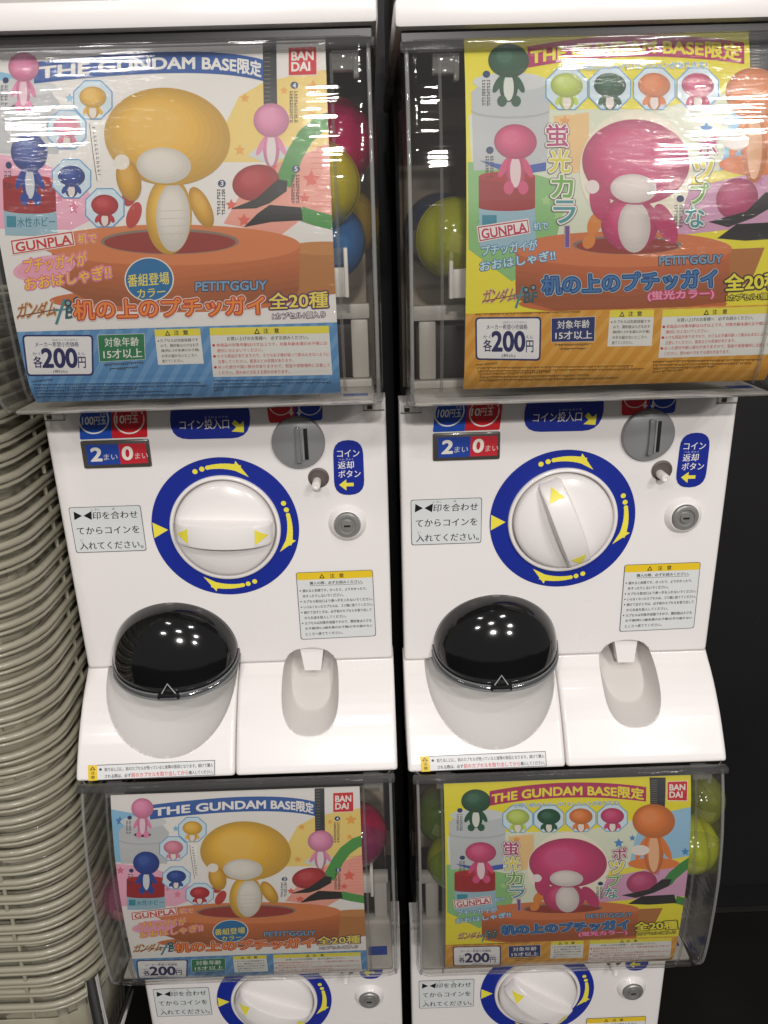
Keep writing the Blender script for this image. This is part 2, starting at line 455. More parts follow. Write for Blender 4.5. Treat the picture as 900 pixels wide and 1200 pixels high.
def make_machine():
    root = empty('capsule_machine', (0, 0, 0))
    S = lambda name, f=pn: Print(f)
    # cabinet behind the front
    bm = box(-.158, .160, .13, .40, -.45, .445, bev=.004); add_box(bm, -.158, .160, .062, .129, -.45, .118, bev=.003)
    obj('cabinet', bm, mat('#24201c', .5), root)  # charcoal colour stands in for the shade in the gap between towers
    # inside of the window
    bm = box(-.156, .158, .118, .128, .12, .443); obj('back_panel', bm, mat('#75675a', .5), root)
    bm = box(-.150, .152, .050, .116, .16, .285, bev=.004); add_box(bm, -.150, .152, .07, .116, .375, .40, bev=.003)
    obj('hopper', bm, mat('#a89a88', .45), root)
    bm = box(-.154, .156, -.0785, .05, .1392, .1435, bev=.002)
    add_box(bm, -.152, .154, -.02, -.008, .1436, .151, bev=.001)
    for xx in (-.146, -.103, .09, .136): add_box(bm, xx, xx+.016, -.016, -.006, .1512, .205, bev=.002)
    add_box(bm, -.152, .154, -.017, -.007, .2052, .219, bev=.002)
    obj('shelf_frame', bm, mat('#b7b3ac', .4), root)
    bm = box(-.148, .150, .0, .045, .1440, .204, bev=.002); obj('sorter_box', bm, mat('#2a1f1c', .5), root)
    bm = box(-.122, .136, -.052, -.046, .2275, .252, bev=.001)
    for xx in (-.122, -.105, .116, .1335): add_box(bm, xx, xx+.0035, -.058, -.0462, .224 if xx in (-.105, .116) else .2275, .268, bev=.001)
    obj('card_holder', bm, mat('#e6e3dd', .35), root)
    p = Print(); p.quad((.128, -.062), (.150, -.062), (.150, -.050), (.128, -.050), '#2f4aa0', 1)
    p.build('base_sticker', root, lambda u, v, e: (u, v, .1437+e), slice_z=False)
    # display window
    bm = bmesh.new(); rows = []
    zz = frange(.4165, .20, .006)
    zz = [.4165-.0055*i for i in range(52)]
    zz = [z for z in zz if z > .175] + [.175-.0022*i for i in range(14)] + [.1436, .1420, .1405, .139, .1375, .135, .132, .129, .1255]
    hw0, hw1 = -.161, .1635
    prof = [(z, wdepth(z)) for z in zz] + [(.1228, .001)]
    for z, d in prof:
        row = []; r = .014; pl = []
        pl.append((hw0, .085)); pl.append((hw0, max(-d+r, -.0) if d < r else -d+r))
        for k in range(7):
            a = R(90*k/6); rr = min(r, max(d, .004)); pl.append((hw0+rr-rr*math.cos(a), -d+rr-rr*math.sin(a)))
        for k in range(1, 8): t = k/8; pl.append((hw0+r+(hw1-hw0-2*r)*t, -d))
        for k in range(7):
            a = R(90*k/6); rr = min(r, max(d, .004)); pl.append((hw1-rr+rr*math.sin(a), -d+rr-rr*math.cos(a)))
        pl.append((hw1, max(-d+r, -.0) if d < r else -d+r)); pl.append((hw1, .085))
        rows.append([bm.verts.new((x, y, z)) for x, y in pl])
    for a, b in zip(rows, rows[1:]):
        for i in range(len(a)-1): bm.faces.new((a[i], a[i+1], b[i+1], b[i]))
    o = obj('display_window', bm, [CLEAR], root, smooth=40)
    md = o.modifiers.new('shell', 'SOLIDIFY'); md.thickness = .0026; md.offset = -1
    # rim bars and ribs of the window
    bm = bmesh.new()
    add_box(bm, hw0-.001, hw1+.001, -.0885, -.0795, .4085, .4155, bev=.002)
    obj('window_rim', bm, SMOKE, root)
    for xx in (hw0+.0042, hw1-.0042):
        bm = bmesh.new(); add_tube(bm, [(xx, -(d-.0042), z) for z, d in prof[1:-9]], .0017, n=8); obj('window_edge', bm, CLEARS, root, smooth=60)
    for xx in (-.1325, .1315):
        bm = bmesh.new(); pts = [(xx, -wdepth(z)+.0045, z) for z in [.405-.01*i for i in range(27)] if z > .148]
        add_tube(bm, pts, .0014, n=6); obj('card_rail', bm, CLEARR, root)
    for xx in (hw0+.024, hw1-.032):
        bm = box(xx, xx+.0165, -.079, -.068, .395, .4085, bev=.001); add_box(bm, xx+.0160, xx+.0205, -.0795, -.070, .390, .4083, bev=.001); obj('window_latch', bm, CLEARS, root)
    # coin panel
    xs = rim_steps(BX0, BX1, 0, .0012)
    zsl = sorted(set(rim_steps(-.1585, .128, 0, .02) + [round(v, 5) for v in frange(-.154, -.128, .0012)]))
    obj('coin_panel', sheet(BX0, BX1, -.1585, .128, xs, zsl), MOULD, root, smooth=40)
    # two trays
    fine = [round(v, 5) for v in frange(TB+.004, -.1632, .0009)]
    zsl = sorted(set(fine + [round(TB+k, 5) for k in (0, .0004, .001, .0018, .0028)] + [-.1594, -.1600, -.1605, -.1615]))
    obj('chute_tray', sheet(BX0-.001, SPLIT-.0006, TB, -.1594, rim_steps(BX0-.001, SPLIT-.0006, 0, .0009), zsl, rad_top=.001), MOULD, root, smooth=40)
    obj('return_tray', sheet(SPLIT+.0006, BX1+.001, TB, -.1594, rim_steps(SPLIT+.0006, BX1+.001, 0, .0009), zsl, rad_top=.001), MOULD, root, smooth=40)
    # hinge clips in the upper corners of the panel
    for xa, xb in ((BX0+.002, BX0+.021), (BX1-.021, BX1-.002)):
        bm = box(xa, xb, -.003, .004, .1175, .1278, bev=.0012); h = obj('hinge_clip', bm, mat('#e4dfdb', .35), root)
        bm = box(xa+.003, xa+.008, -.0034, -.002, .1185, .1225); obj('clip_slot', bm, mat('#3a3431', .6), h, smooth=0)
        bm = box(xa-.0006, xb+.0006, -.0009, .003, .1166, .1174); obj('clip_gap', bm, mat('#5b5450', .6), h, smooth=0)
    # capsule door
    cxd, czd = pn(207.5, 767)[0], -.1395
    rx, rzu, ry = .0668, .0575, .047
    DROP = .0245
    def door(bm, k, top=1.0):
        N, M = 44, 18; g = []
        for j in range(M+1):
            th = R(90*j/M); row = []
            for i in range(N+1):
                ph = math.pi*i/N
                x = -math.cos(ph)*math.cos(th); y = math.sin(ph)*math.cos(th); z = math.sin(th)
                drop = -DROP*math.sin(ph)**.75*(1-j/M)**1.5
                row.append(bm.verts.new((cxd+rx*k*x, -ry*k*y**.9 if y > 0 else 0, czd+rzu*k*z+drop)))
            g.append(row)
        for a, b in zip(g, g[1:]):
            for i in range(N):
                try: bm.faces.new((a[i], a[i+1], b[i+1], b[i]))
                except ValueError: pass
        bmesh.ops.remove_doubles(bm, verts=bm.verts, dist=1e-5)
        return g
    bm = bmesh.new(); door(bm, 1)
    bm.normal_update()
    for fa in bm.faces:
        c = fa.calc_center_median(); sn = min(1, abs(c.y)/ry); low = (c.z-(czd-DROP*sn**.75))
        fa.material_index = 1 if low < .0085 else 0
    dr = obj('capsule_door', bm, [BLACKP, mat('#2c2d2e', .09, .5, coat=.5)], root, smooth=60)
    md = dr.modifiers.new('shell', 'SOLIDIFY'); md.thickness = .002; md.offset = -1
    pts = [(cxd-rx*1.01*math.cos(math.pi*i/40), -ry*1.01*math.sin(math.pi*i/40)**.9, czd-DROP*math.sin(math.pi*i/40)**.75-.0012) for i in range(41)]
    pts2 = [(x, y, z-.005) for x, y, z in pts]
    bm = bmesh.new(); va = [bm.verts.new(q) for q in pts]; vb = [bm.verts.new((x, y*.985, z-.0065)) for x, y, z in pts]
    for i in range(40): bm.faces.new((va[i], va[i+1], vb[i+1], vb[i]))
    rm = obj('door_rim', bm, mat('#4a4b4c', .08, .6, coat=.6), dr, smooth=60)
    md = rm.modifiers.new('shell', 'SOLIDIFY'); md.thickness = .0018; md.offset = 0
    bm = bmesh.new(); add_tube(bm, pts2, .0016, n=8); add_tube(bm, [(x, y*1.004, z+.0012) for x, y, z in pts], .0009, n=8); obj('rim_bead', bm, mat('#77797a', .12, .6, coat=.5), rm)
    gx = cxd; bm = box(gx-.0115, gx+.0115, -.0505, -.042, czd-.0298, czd-.0230, bev=.002); gr = obj('door_grip', bm, mat('#1c1c1d', .15, coat=.5), dr)
    bm = box(gx-.009, gx+.009, -.0509, -.0502, czd-.0282, czd-.0268); obj('grip_slot', bm, mat('#6d6e6f', .2), gr, smooth=0)
    bm = bmesh.new()
    def on_door(dx, th):
        th = R(th); y = math.sqrt(max(0, math.cos(th)**2-(dx/rx)**2))
        return (cxd+dx, -ry*y**.9-.0009, czd+rzu*math.sin(th)-DROP*(1-th/(math.pi/2))**1.5)
    add_tube(bm, [on_door(-.007, 1), on_door(0, 9), on_door(.007, 1)], .0007, n=5); obj('open_mark', bm, mat('#b9bab8', .3), dr)
    # flap inside the coin return cup
    a = pn(351, 762); b = pn(378.7, 762); c_ = on_tray(375.6, 797); d_ = on_tray(356.4, 797)
    bm = bmesh.new()
    ft = [(a[0], .006, a[1]-.001), (b[0], .006, b[1]-.001), (c_[0], .0005, c_[1]+.004), (d_[0], .0005, d_[1]+.004)]
    vs = [bm.verts.new(q) for q in ft] + [bm.verts.new((x, y+.012, z)) for x, y, z in ft]
    for q in ((0, 1, 2, 3), (7, 6, 5, 4), (0, 4, 5, 1), (1, 5, 6, 2), (2, 6, 7, 3), (3, 7, 4, 0)): bm.faces.new([vs[i] for i in q])
    obj('return_flap', bm, WHITE, root, smooth=20)
    # ---- printed signs on the panel
    NAVY, YEL = '#1b2d92', '#efe24c'
    p = Print(pn)
    p.quad((92, 462), (132, 462), (133, 513.5), (94, 515), '#1b4fb4', 1, rad=2); p.quad((130, 462), (171, 462), (173, 512), (131.5, 513.5), '#d01f2b', 1, rad=2)
    for cx in (110.0, 151.5):
        ring_o = [(cx+18*math.cos(R(t)), 491.5+17*math.sin(R(t))) for t in range(0, 360, 8)]; ring_i = [(cx+16.4*math.cos(R(t)), 491.5+15.4*math.sin(R(t))) for t in range(0, 360, 8)]
        for i in range(45): j = (i+1) % 45; p.poly([ring_o[i], ring_o[j], ring_i[j], ring_i[i]], '#f3f1ec', 2)
    p.quad((95.5, 487), (125.5, 486), (125.5, 498.5), (95.5, 499), '#1b4fb4', 3); p.quad((135.5, 485.5), (168, 484.8), (168, 496), (135.5, 496.8), '#d01f2b', 3)
    p.text('100', (96.5, 488.6), (109.5, 488.3), (96.5, 497.6), '#f3f1ec', 4, .02); p.text('円玉', (110.5, 488.2), (124.5, 487.6), (110.5, 497.8), '#f3f1ec', 4, .012)
    p.text('10', (136.5, 487), (146, 486.8), (136.5, 496), '#f3f1ec', 4, .02); p.text('円玉', (147, 486.6), (162, 486), (147, 496), '#f3f1ec', 4, .012)
    p.text('だま', (117, 484.2), (123.5, 484), (117, 487), '#f3f1ec', 4); p.text('だま', (154, 482.6), (161, 482.4), (154, 485.6), '#f3f1ec', 4)
    p.build('coin_chart', root, flat)
    # price window
    a, b, c_, d_ = pn(94, 516.5), pn(174.5, 515), pn(178.5, 546), pn(98.5, 549)
    bm = box(a[0], b[0], -.0025, .002, d_[1], a[1], bev=.0018); pw = obj('coin_count_display', bm, mat('#4c4640', .3, coat=.4), root)
    p = Print(pn); p.quad((101, 520.5), (139.5, 519.5), (142.5, 543), (105, 544.5), '#23459c', 1); p.quad((139.5, 519.5), (171, 518.5), (174.5, 541.5), (142.5, 543), '#c32936', 1)
    p.text('2', (107.5, 524.5), (119.5, 524), (108.5, 539.5), '#e8e2d8', 2, .035); p.text('まい', (122.5, 531.5), (138.5, 530.8), (122.8, 538.4), '#c9c7c8', 2, .01)
    p.text('0', (144, 523), (155.5, 522.5), (145, 538), '#f0e6da', 2, .035); p.text('まい', (159, 530), (174, 529.3), (159.4, 537), '#d9bdb8', 2, .01)
    p.build('count_card', pw, lambda u, v, e: (u, -.0027-e, v))
    # coin entry sign
    p = Print(pn); p.quad((199, 468), (292.5, 466), (293.5, 513), (200, 515), NAVY, 1, rad=22)
    p.text('コイン投入口', (210.5, 492.2), (268.2, 490.6), (210.9, 503.6), '#f2efe8', 2, .012); p.text('とうにゅうぐち', (240, 487.8), (267, 487), (240, 490.2), '#cfd3e6', 2)
    p.line([(273.5, 494), (281.5, 501)], 5.5, YEL, 2); p.poly([(285.8, 493), (286, 506.5), (271.5, 505.5)], YEL, 3)
    p.build('coin_entry_sign', root, flat)
    # coin return sign
    p = Print(pn); p.quad((390, 516), (425, 515), (427.5, 579), (392, 580.5), NAVY, 1, rad=17)
    p.text('コイン', (395, 527.3), (421, 526.6), (395.2, 535.6), '#f2efe8', 2, .012); p.text('返却', (396, 540.6), (414.5, 540), (396.2, 549.4), '#f2efe8', 2, .012); p.text('ボタン', (396.5, 551.2), (422.5, 550.5), (396.7, 559.6), '#f2efe8', 2, .012)
    p.text('へん きゃく', (397, 537), (414, 536.6), (397, 539.5), '#cfd3e6', 2)
    p.line([(414.5, 567.5), (404, 567.7)], 4, YEL, 2); p.poly([(397.5, 568), (405.8, 561.5), (406, 574.5)], YEL, 3)
    p.build('coin_return_sign', root, flat)
    # chart behind the coin slot
    p = Print(pn); p.quad((312, 470), (345.5, 470), (345.5, 494), (315.5, 495.5), '#cf2230', 1, rad=4); p.quad((345.5, 470), (377.5, 470), (378, 492), (345.5, 494), '#1d3fa6', 1, rad=4)
    for cx in (329, 363):
        for t in range(0, 180, 10): p.poly([(cx+rr*math.cos(R(q)), 474+rr*.9*math.sin(R(q))) for rr, q in ((14, t), (14, t+10), (12.8, t+10), (12.8, t))], '#eeeae6', 2)
    for cx in (341.5, 350.5): p.quad((cx-1, 479), (cx+1, 479), (cx+1, 484), (cx-1, 484), '#eeeae6', 3); p.poly([(cx-3.2, 483), (cx+3.2, 483), (cx, 487.5)], '#eeeae6', 3)
    p.build('slot_chart', root, flat)
    # coin slot
    cx, cz = pn(349.5, 519, -.004)
    ce = obj('coin_entry', lathe([(.0262, .001), (.0262, -.0035), (.0252, -.0052), (.0230, -.0060), (.0150, -.0082), (.007, -.0092), (0, -.0094)], cx, cz), GREYP, root, smooth=35)
    bm = box(cx-.0022, cx+.0026, -.0125, -.006, cz-.0185, cz+.0170, bev=.0009); obj('slot_ridge', bm, mat('#7d7e7e', .3, coat=.3), ce)
    bm = box(cx+.0062, cx+.0098, -.0098, -.006, cz-.0155, cz+.0150, bev=.0004); obj('slot_mouth', bm, mat('#060606', .7), ce)
    bm = box(cx+.0040, cx+.0060, -.0105, -.006, cz-.0165, cz+.0160, bev=.0006); obj('slot_lip', bm, mat('#959696', .3), ce)
    # coin return button
    bx, bz = pn(371.5, 563, 0)
    rb = obj('return_button', lathe([(.0042, .0), (.0042, -.0165), (.0036, -.0176), (.0021, -.0179), (.0020, -.0170), (0, -.0168)], bx, bz-.0006, 24), mat('#efe9e4', .3), root)
    obj('button_well', lathe([(.0105, -.0008), (.0082, -.0016), (.0076, -.0009), (0, -.0007)], bx+.0018, bz+.003, 32), mat('#5d5450', .5), rb)
    # lock
    lx, lz = pn(407, 614, -.003)
    lk = obj('lock', lathe([(.0195, 0), (.0185, -.0018), (.0160, -.0042), (.0150, -.0060), (.0140, -.0062), (.0133, -.0040), (.0, -.0038)], lx, lz, 48), WHITE, root, smooth=50)
    lb = obj('lock_barrel', lathe([(.0130, -.0038), (.0130, -.0078), (.0118, -.0088), (.0092, -.0090), (.0088, -.0074), (.0060, -.0072), (.0056, -.0092), (.0, -.0094)], lx, lz, 40), mat('#a3a29f', .38, metal=.55), lk, smooth=35)
    bm = box(lx-.0032, lx+.0032, -.0099, -.0090, lz-.0010, lz+.0010, bev=.0003); obj('keyhole', bm, mat('#0a0a0a', .6), lb)
    # dial ring
    p = Print(); ro, ri = .0748, .0552
    for i in range(96):
        a, b = 2*math.pi*i/96, 2*math.pi*(i+1)/96
        p.poly([(ro*math.cos(a), ro*math.sin(a)), (ro*math.cos(b), ro*math.sin(b)), (ri*math.cos(b), ri*math.sin(b)), (ri*math.cos(a), ri*math.sin(a))], NAVY, 0)
    rm_ = .0655
    p.poly([(-.0735, .0085), (-.0735, -.0085), (-.0585, 0)], YEL, 1)
    for base in (90, 0, -90):                    # clockwise arrows with two dots
        d = lambda t: R(base+t)
        for t in (22, 15.5): p.ell(rm_*math.cos(d(t)), rm_*math.sin(d(t)), .0026, .0026, YEL, 1)
        for k in range(8):
            t0, t1 = 10.5-3.6*k, 10.5-3.6*(k+1); wd = .0021+.0002*k
            p.poly([((rm_+sg*wd)*math.cos(d(t)), (rm_+sg*wd)*math.sin(d(t))) for t, sg in ((t0, 1), (t1, 1), (t1, -1), (t0, -1))], YEL, 1)
        p.poly([((rm_+q)*math.cos(d(t)), (rm_+q)*math.sin(d(t))) for t, q in ((-13, .0070), (-28, -.0052), (-12, -.0026))], YEL, 2)
        p.ell(rm_*math.cos(d(10.5)), rm_*math.sin(d(10.5)), .0022, .0022, YEL, 1)
    p.build('dial_ring', root, lambda u, v, e: (u, -.0005-e, v))
    obj('dial_bezel', lathe([(.0562, 0), (.0562, -.0030), (.0550, -.0042), (.0532, -.0042), (.0522, -.0030), (.0519, -.0002)], 0, 0, 96), WHITE, root, smooth=50)
    obj('dial_groove', lathe([(.0522, -.0004), (.0495, -.0006)], 0, 0, 96), mat('#8d8781', .5), root)
    dl = obj('dial', lathe([(.0503, -.0002), (.0503, -.0060), (.0494, -.0078), (.046, -.0098), (.036, -.0128), (.02, -.0148), (0, -.0155)], 0, 0, 96), WHITE, root, smooth=50)
    bm = bmesh.new(); secs = []
    for i in range(33):
        t = -1+2*i/32; x = .0490*t
        hgt = .0070+.0245*math.sqrt(max(0, 1-t*t*.985)); hwd = .0128*(1-.12*t*t)
        sec = []
        for (a_, b_) in ((-1.55, .0), (-1.18, .25), (-1.03, .6), (-.98, .93), (-.90, .985), (-.7, 1.0), (0, 1.012), (.7, 1.0), (.90, .985), (.98, .93), (1.03, .6), (1.18, .25), (1.55, .0)):
            zlim = math.sqrt(max(0, .0499**2-x*x)); zz_ = max(-zlim, min(zlim, hwd*a_))
            sec.append(bm.verts.new((x, -.0030-(hgt-.003)*b_, zz_)))
        secs.append(sec)
    for a, b in zip(secs, secs[1:]):
        for i in range(len(a)-1): bm.faces.new((a[i], a[i+1], b[i+1], b[i]))
    bm.faces.new(secs[0]); bm.faces.new(secs[-1][::-1])
    bmesh.ops.remove_doubles(bm, verts=bm.verts, dist=1e-6)
    obj('grip', bm, WHITE, dl, smooth=42)
    for sg in (-1, 1):
        def put(u, v, e, sg=sg):
            t = u/.0490; return (u, -.0030-(.0040+.0245*math.sqrt(max(0, 1-t*t*.985)))*1.016-.0004-e, v)
        p = Print(); N = 8
        for k in range(N):
            q0, q1 = k/N, (k+1)/N; f_ = lambda q: (sg*(.0330+.0125*q), .0082*(1-q))
            a, b = f_(q0), f_(q1); p.poly([(a[0], a[1]), (b[0], b[1]), (b[0], -b[1]), (a[0], -a[1])] if k < N-1 else [a, (b[0], 0), (a[0], -a[1])], YEL, 1)
        p.build('arrow_mark', dl, put)
    # instruction label
    p = Print(pn); L4 = ((80.3, 594.5), (164.7, 591.6), (172, 644.9), (89.6, 647.8))
    p.quad(*L4, '#55565a', 1, rad=3); p.quad((81, 595.2), (164, 592.3), (171.3, 644.2), (90.3, 647.1), '#d9dcdb', 2, rad=3)
    p.poly([(86.5, 599.2), (96.5, 604.3), (87.5, 609.3)], '#1a1a1a', 3); p.poly([(107.5, 598.6), (98, 604.2), (107.9, 609)], '#1a1a1a', 3)
    p.text('印を合わせ', (108.5, 599.6), (161, 597.8), (109.2, 608.6), '#1a1a1a', 3, .012); p.text('しるし', (107.5, 595.8), (117.5, 595.4), (107.5, 598), '#333333', 3); p.text('あ', (131.5, 594.8), (134.8, 594.7), (131.5, 597.2), '#333333', 3)
    p.text('てからコインを', (90, 617.8), (163, 615.5), (91, 626.4), '#1a1a1a', 3, .012)
    p.text('入れてください。', (93.5, 635.2), (167.5, 633), (94.5, 644), '#1a1a1a', 3, .012); p.text('い', (94.6, 631.6), (98, 631.5), (94.6, 634), '#333333', 3)
    p.build('instruction_label', root, flat)
    # caution label
    p = Print(pn); tl, tr, br, bl = Vector((346.7, 670.7)), Vector((436.7, 667.3)), Vector((440.7, 745)), Vector((352.7, 749.3))
    def g(a, b): q = (tl*(1-a)+tr*a)*(1-b)+(bl*(1-a)+br*a)*b; return (q.x, q.y)
    p.quad(g(0, 0), g(1, 0), g(1, 1), g(0, 1), '#4a4a4c', 1, rad=3); p.quad(g(.008, .008), g(.992, .008), g(.992, .992), g(.008, .992), '#dcdedd', 2, rad=3)
    p.quad(g(.008, .008), g(.992, .008), g(.992, .115), g(.008, .115), '#e8c62e', 3, rad=2)
    def T(st, x0, x1, y, h=.036, c='#202022', bold=.018, L=4): p.text(st, g(x0, y), g(x1, y), g(x0, y+h), c, L, bold)
    p.poly([g(.30, .1), g(.37, .1), g(.335, .03)], '#1a1a1a', 4); p.poly([g(.318, .09), g(.352, .09), g(.335, .05)], '#e8c62e', 5); T('注', .44, .50, .035, .065); T('意', .56, .62, .035, .065)
    T('購入の際、必ずお読みください。', .17, .86, .145, .045); p.quad(g(.17, .202), g(.86, .202), g(.86, .207), g(.17, .207), '#202022', 4)
    yy = .255
    for st, x1, dot in (('揺れると危険です。のったり、よりかかったり、', .91, 1), ('ゆすったりしないでください。', .60, 0), ('カプセル取出口より奥へ手を入れないでください。', .98, 1), ('いらなくなったカプセルは、ゴミ箱に捨ててください。', .98, 1), ('続けて出すときは、必ず前のカプセルを取り出して', .96, 1), ('からお金を投入してください。', .62, 0), ('カプセルは対象外容器ですので、開封後は小さな', .95, 1), ('お子様(特に3歳未満のお子様)の手の届かない', .96, 0), ('ところへ捨ててください。', .56, 0)):
        T(st, .07, x1, yy, .044)
        if dot: p.ell(*g(.04, yy+.02), .8, .8, '#202022', 4, n=10)
        yy += .0805
    p.build('caution_label', root, flat)
    # strip under the chute
    p = Print(on_tray); tl, tr, br, bl = Vector((103.2, 896.6)), Vector((252, 890.3)), Vector((252, 907.8)), Vector((104, 914.5))
    p.quad(g(0, 0), g(1, 0), g(1, 1), g(0, 1), '#4a4a4c', 1); p.quad(g(.005, .04), g(.995, .04), g(.995, .96), g(.005, .96), '#dddedd', 2); p.quad(g(.0, .0), g(.072, .0), g(.072, 1), g(.0, 1), '#e8c62e', 3)
    p.poly([g(.012, .32), g(.06, .32), g(.036, .08)], '#1a1a1a', 4); p.poly([g(.025, .28), g(.047, .28), g(.036, .15)], '#e8c62e', 5); T('注', .02, .052, .4, .2); T('意', .02, .052, .68, .2)
    p.ell(*g(.098, .3), 1.6, 1.5, '#202022', 4, n=12)
    T('取り出し口に、前のカプセルが残っていると故障の原因となります。続けて購入', .13, .985, .2, .24); T('される際は、必ず', .13, .335, .64, .24); T('前のカプセルを取り出してから', .34, .79, .6, .3, '#d6283a', .014); T('購入してください。', .795, .985, .64, .24)
    p.build('chute_label', root, (lambda td: lambda u, v, e: (u, -td(v)-.0007-e, v))(knotted(tdepth)))
    return root

m0 = make_machine()
kids = kid_map()
def place(src, loc, label, knob):
    src.location = loc; tag(src, label, 'capsule machine', 'white capsule machines stacked in two towers')
    for c in [o for o in bpy.data.objects if o.parent == src]:
        if c.name.startswith('dial') and c.data.name == 'dial': c.rotation_euler = (0, R(knob), 0)
mUR = copy_tree(m0, kids); mLL = copy_tree(m0, kids); mLR = copy_tree(m0, kids)
place(m0, (0, 0, 0), 'white capsule machine of the left tower, upper tier, with its turning grip lying level', 3)
place(mUR, (PX, .0005, -.0038), 'white capsule machine of the right tower, upper tier, with its turning grip nearly upright', 68)
place(mLL, (0, 0, -PZ), 'white capsule machine of the left tower, lower tier, cut off below its dial', 24)
place(mLR, (PX, .0005, -PZ-.0038), 'white capsule machine of the right tower, lower tier, cut off below its dial', 35)
for m in (mUR, m0):                              # lids only on the upper tier
    bm = box(-.1655, .167, -.0885, .35, .4235, .4430, bev=.004); obj('lid', bm, WHITE, m)
    bm = box(-.162, .1635, -.070, .34, .4431, .56, bev=.004); obj('lid_crown', bm, mat('#b4b1ad', .35, coat=.2), m)
    bm = box(-.160, .162, -.080, .11, .4168, .4233); obj('lid_gap', bm, mat('#1d1a18', .3, coat=.4), m, smooth=0)

# ------------------------------------------------------------------ display cards
def figure(p, f, cx, cy, rx, ry, bh, col, belly, L, lean=0, sit=False):
    """plain faceless peg figure in the card's print"""
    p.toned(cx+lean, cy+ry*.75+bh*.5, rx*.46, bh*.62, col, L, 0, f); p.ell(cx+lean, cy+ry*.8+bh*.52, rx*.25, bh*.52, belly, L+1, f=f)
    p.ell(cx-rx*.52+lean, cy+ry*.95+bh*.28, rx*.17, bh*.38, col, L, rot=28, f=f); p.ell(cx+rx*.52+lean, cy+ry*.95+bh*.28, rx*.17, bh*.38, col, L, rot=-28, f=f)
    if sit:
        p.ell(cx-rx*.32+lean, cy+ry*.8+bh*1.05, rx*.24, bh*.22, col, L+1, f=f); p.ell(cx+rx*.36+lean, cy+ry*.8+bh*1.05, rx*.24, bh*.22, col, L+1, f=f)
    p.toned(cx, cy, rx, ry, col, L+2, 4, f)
def octagon(p, f, cx, cy, r, L, c1='#5fa3d6', c2='#d5e9f5'):
    for rr, c, k in ((r, c1, 0), (r-1.5, c2, 1)):
        p.poly([(cx+rr*math.cos(R(22.5+45*i)), cy+rr*math.sin(R(22.5+45*i))) for i in range(8)], c, L+k, f)
def caution_small(p, f, tl, tr, bl, c_txt='#2a2a2c'):
    tl, tr, bl = Vector(tl), Vector(tr), Vector(bl)
    g = lambda a, b: tuple(tl+(tr-tl)*a+(bl-tl)*b)
    p.quad(g(0, 0), g(1, 0), g(1, 1), g(0, 1), '#e9e9e4', 10, f=f); p.quad(g(0, 0), g(1, 0), g(1, .2), g(0, .2), '#eee04a', 11, f=f)
    p.poly([g(.22, .18), g(.34, .18), g(.28, .03)], '#1c1c1c', 12, f); p.poly([g(.25, .155), g(.31, .155), g(.28, .08)], '#eee04a', 13, f)
    p.text('注', g(.42, .035), g(.53, .035), g(.42, .17), '#1c1c1c', 12, .02, f=f); p.text('意', g(.62, .035), g(.73, .035), g(.62, .17), '#1c1c1c', 12, .02, f=f)
    p.ell(*g(.06, .325), .9, .9, c_txt, 12, f=f, n=10)
    for i, (s, x1) in enumerate((('カプセルは包装容器です', .93), ('ので、開封後は小さなお子', .93), ('様(特に3才未満のお子様)', .93), ('の手の届かないところへ', .88), ('捨ててください。', .56))):
        p.text(s, g(.1, .27+i*.145), g(x1, .27+i*.145), g(.1, .365+i*.145), c_txt, 12, .01, f=f)
def caution_big(p, f, tl, tr, bl):
    tl, tr, bl = Vector(tl), Vector(tr), Vector(bl)
    g = lambda a, b: tuple(tl+(tr-tl)*a+(bl-tl)*b)
    p.quad(g(0, 0), g(1, 0), g(1, 1), g(0, 1), '#e9e9e4', 10, f=f); p.quad(g(0, 0), g(1, 0), g(1, .15), g(0, .15), '#eee04a', 11, f=f)
    p.poly([g(.37, .14), g(.42, .14), g(.395, .02)], '#1c1c1c', 12, f); p.poly([g(.382, .12), g(.408, .12), g(.395, .06)], '#eee04a', 13, f)
    p.text('注', g(.45, .03), g(.49, .03), g(.45, .13), '#1c1c1c', 12, .02, f=f); p.text('意', g(.54, .03), g(.58, .03), g(.54, .13), '#1c1c1c', 12, .02, f=f)
    p.text('お買い上げのお客様へ　必ずお読みください。', g(.14, .185), g(.82, .185), g(.14, .265), '#2a2a2c', 12, .01, f=f)
    RD = '#cf3a35'
    for i, (s, x0, x1, d) in enumerate((('本商品の対象年齢は15才以上です。対象年齢未満のお子様には', .045, .975, 1), ('絶対に与えないでください。', .05, .43, 0), ('小さな部品がありますので、小さなお子様が誤って飲み込まないように', .045, .985, 1), ('注意してください。窒息などの危険があります。', .05, .68, 0), ('尖った部分や鋭い部分がありますので、取扱や保管場所に注意して', .045, .985, 1), ('ください。思わぬケガをする恐れがあります。', .05, .64, 0))):
        y = .315+i*.112; p.text(s, g(x0, y), g(x1, y), g(x0, y+.075), RD, 12, .008, f=f)
        if d: p.ell(*g(.024, y+.04), 1.7, 1.6, RD, 12, f=f, n=12)
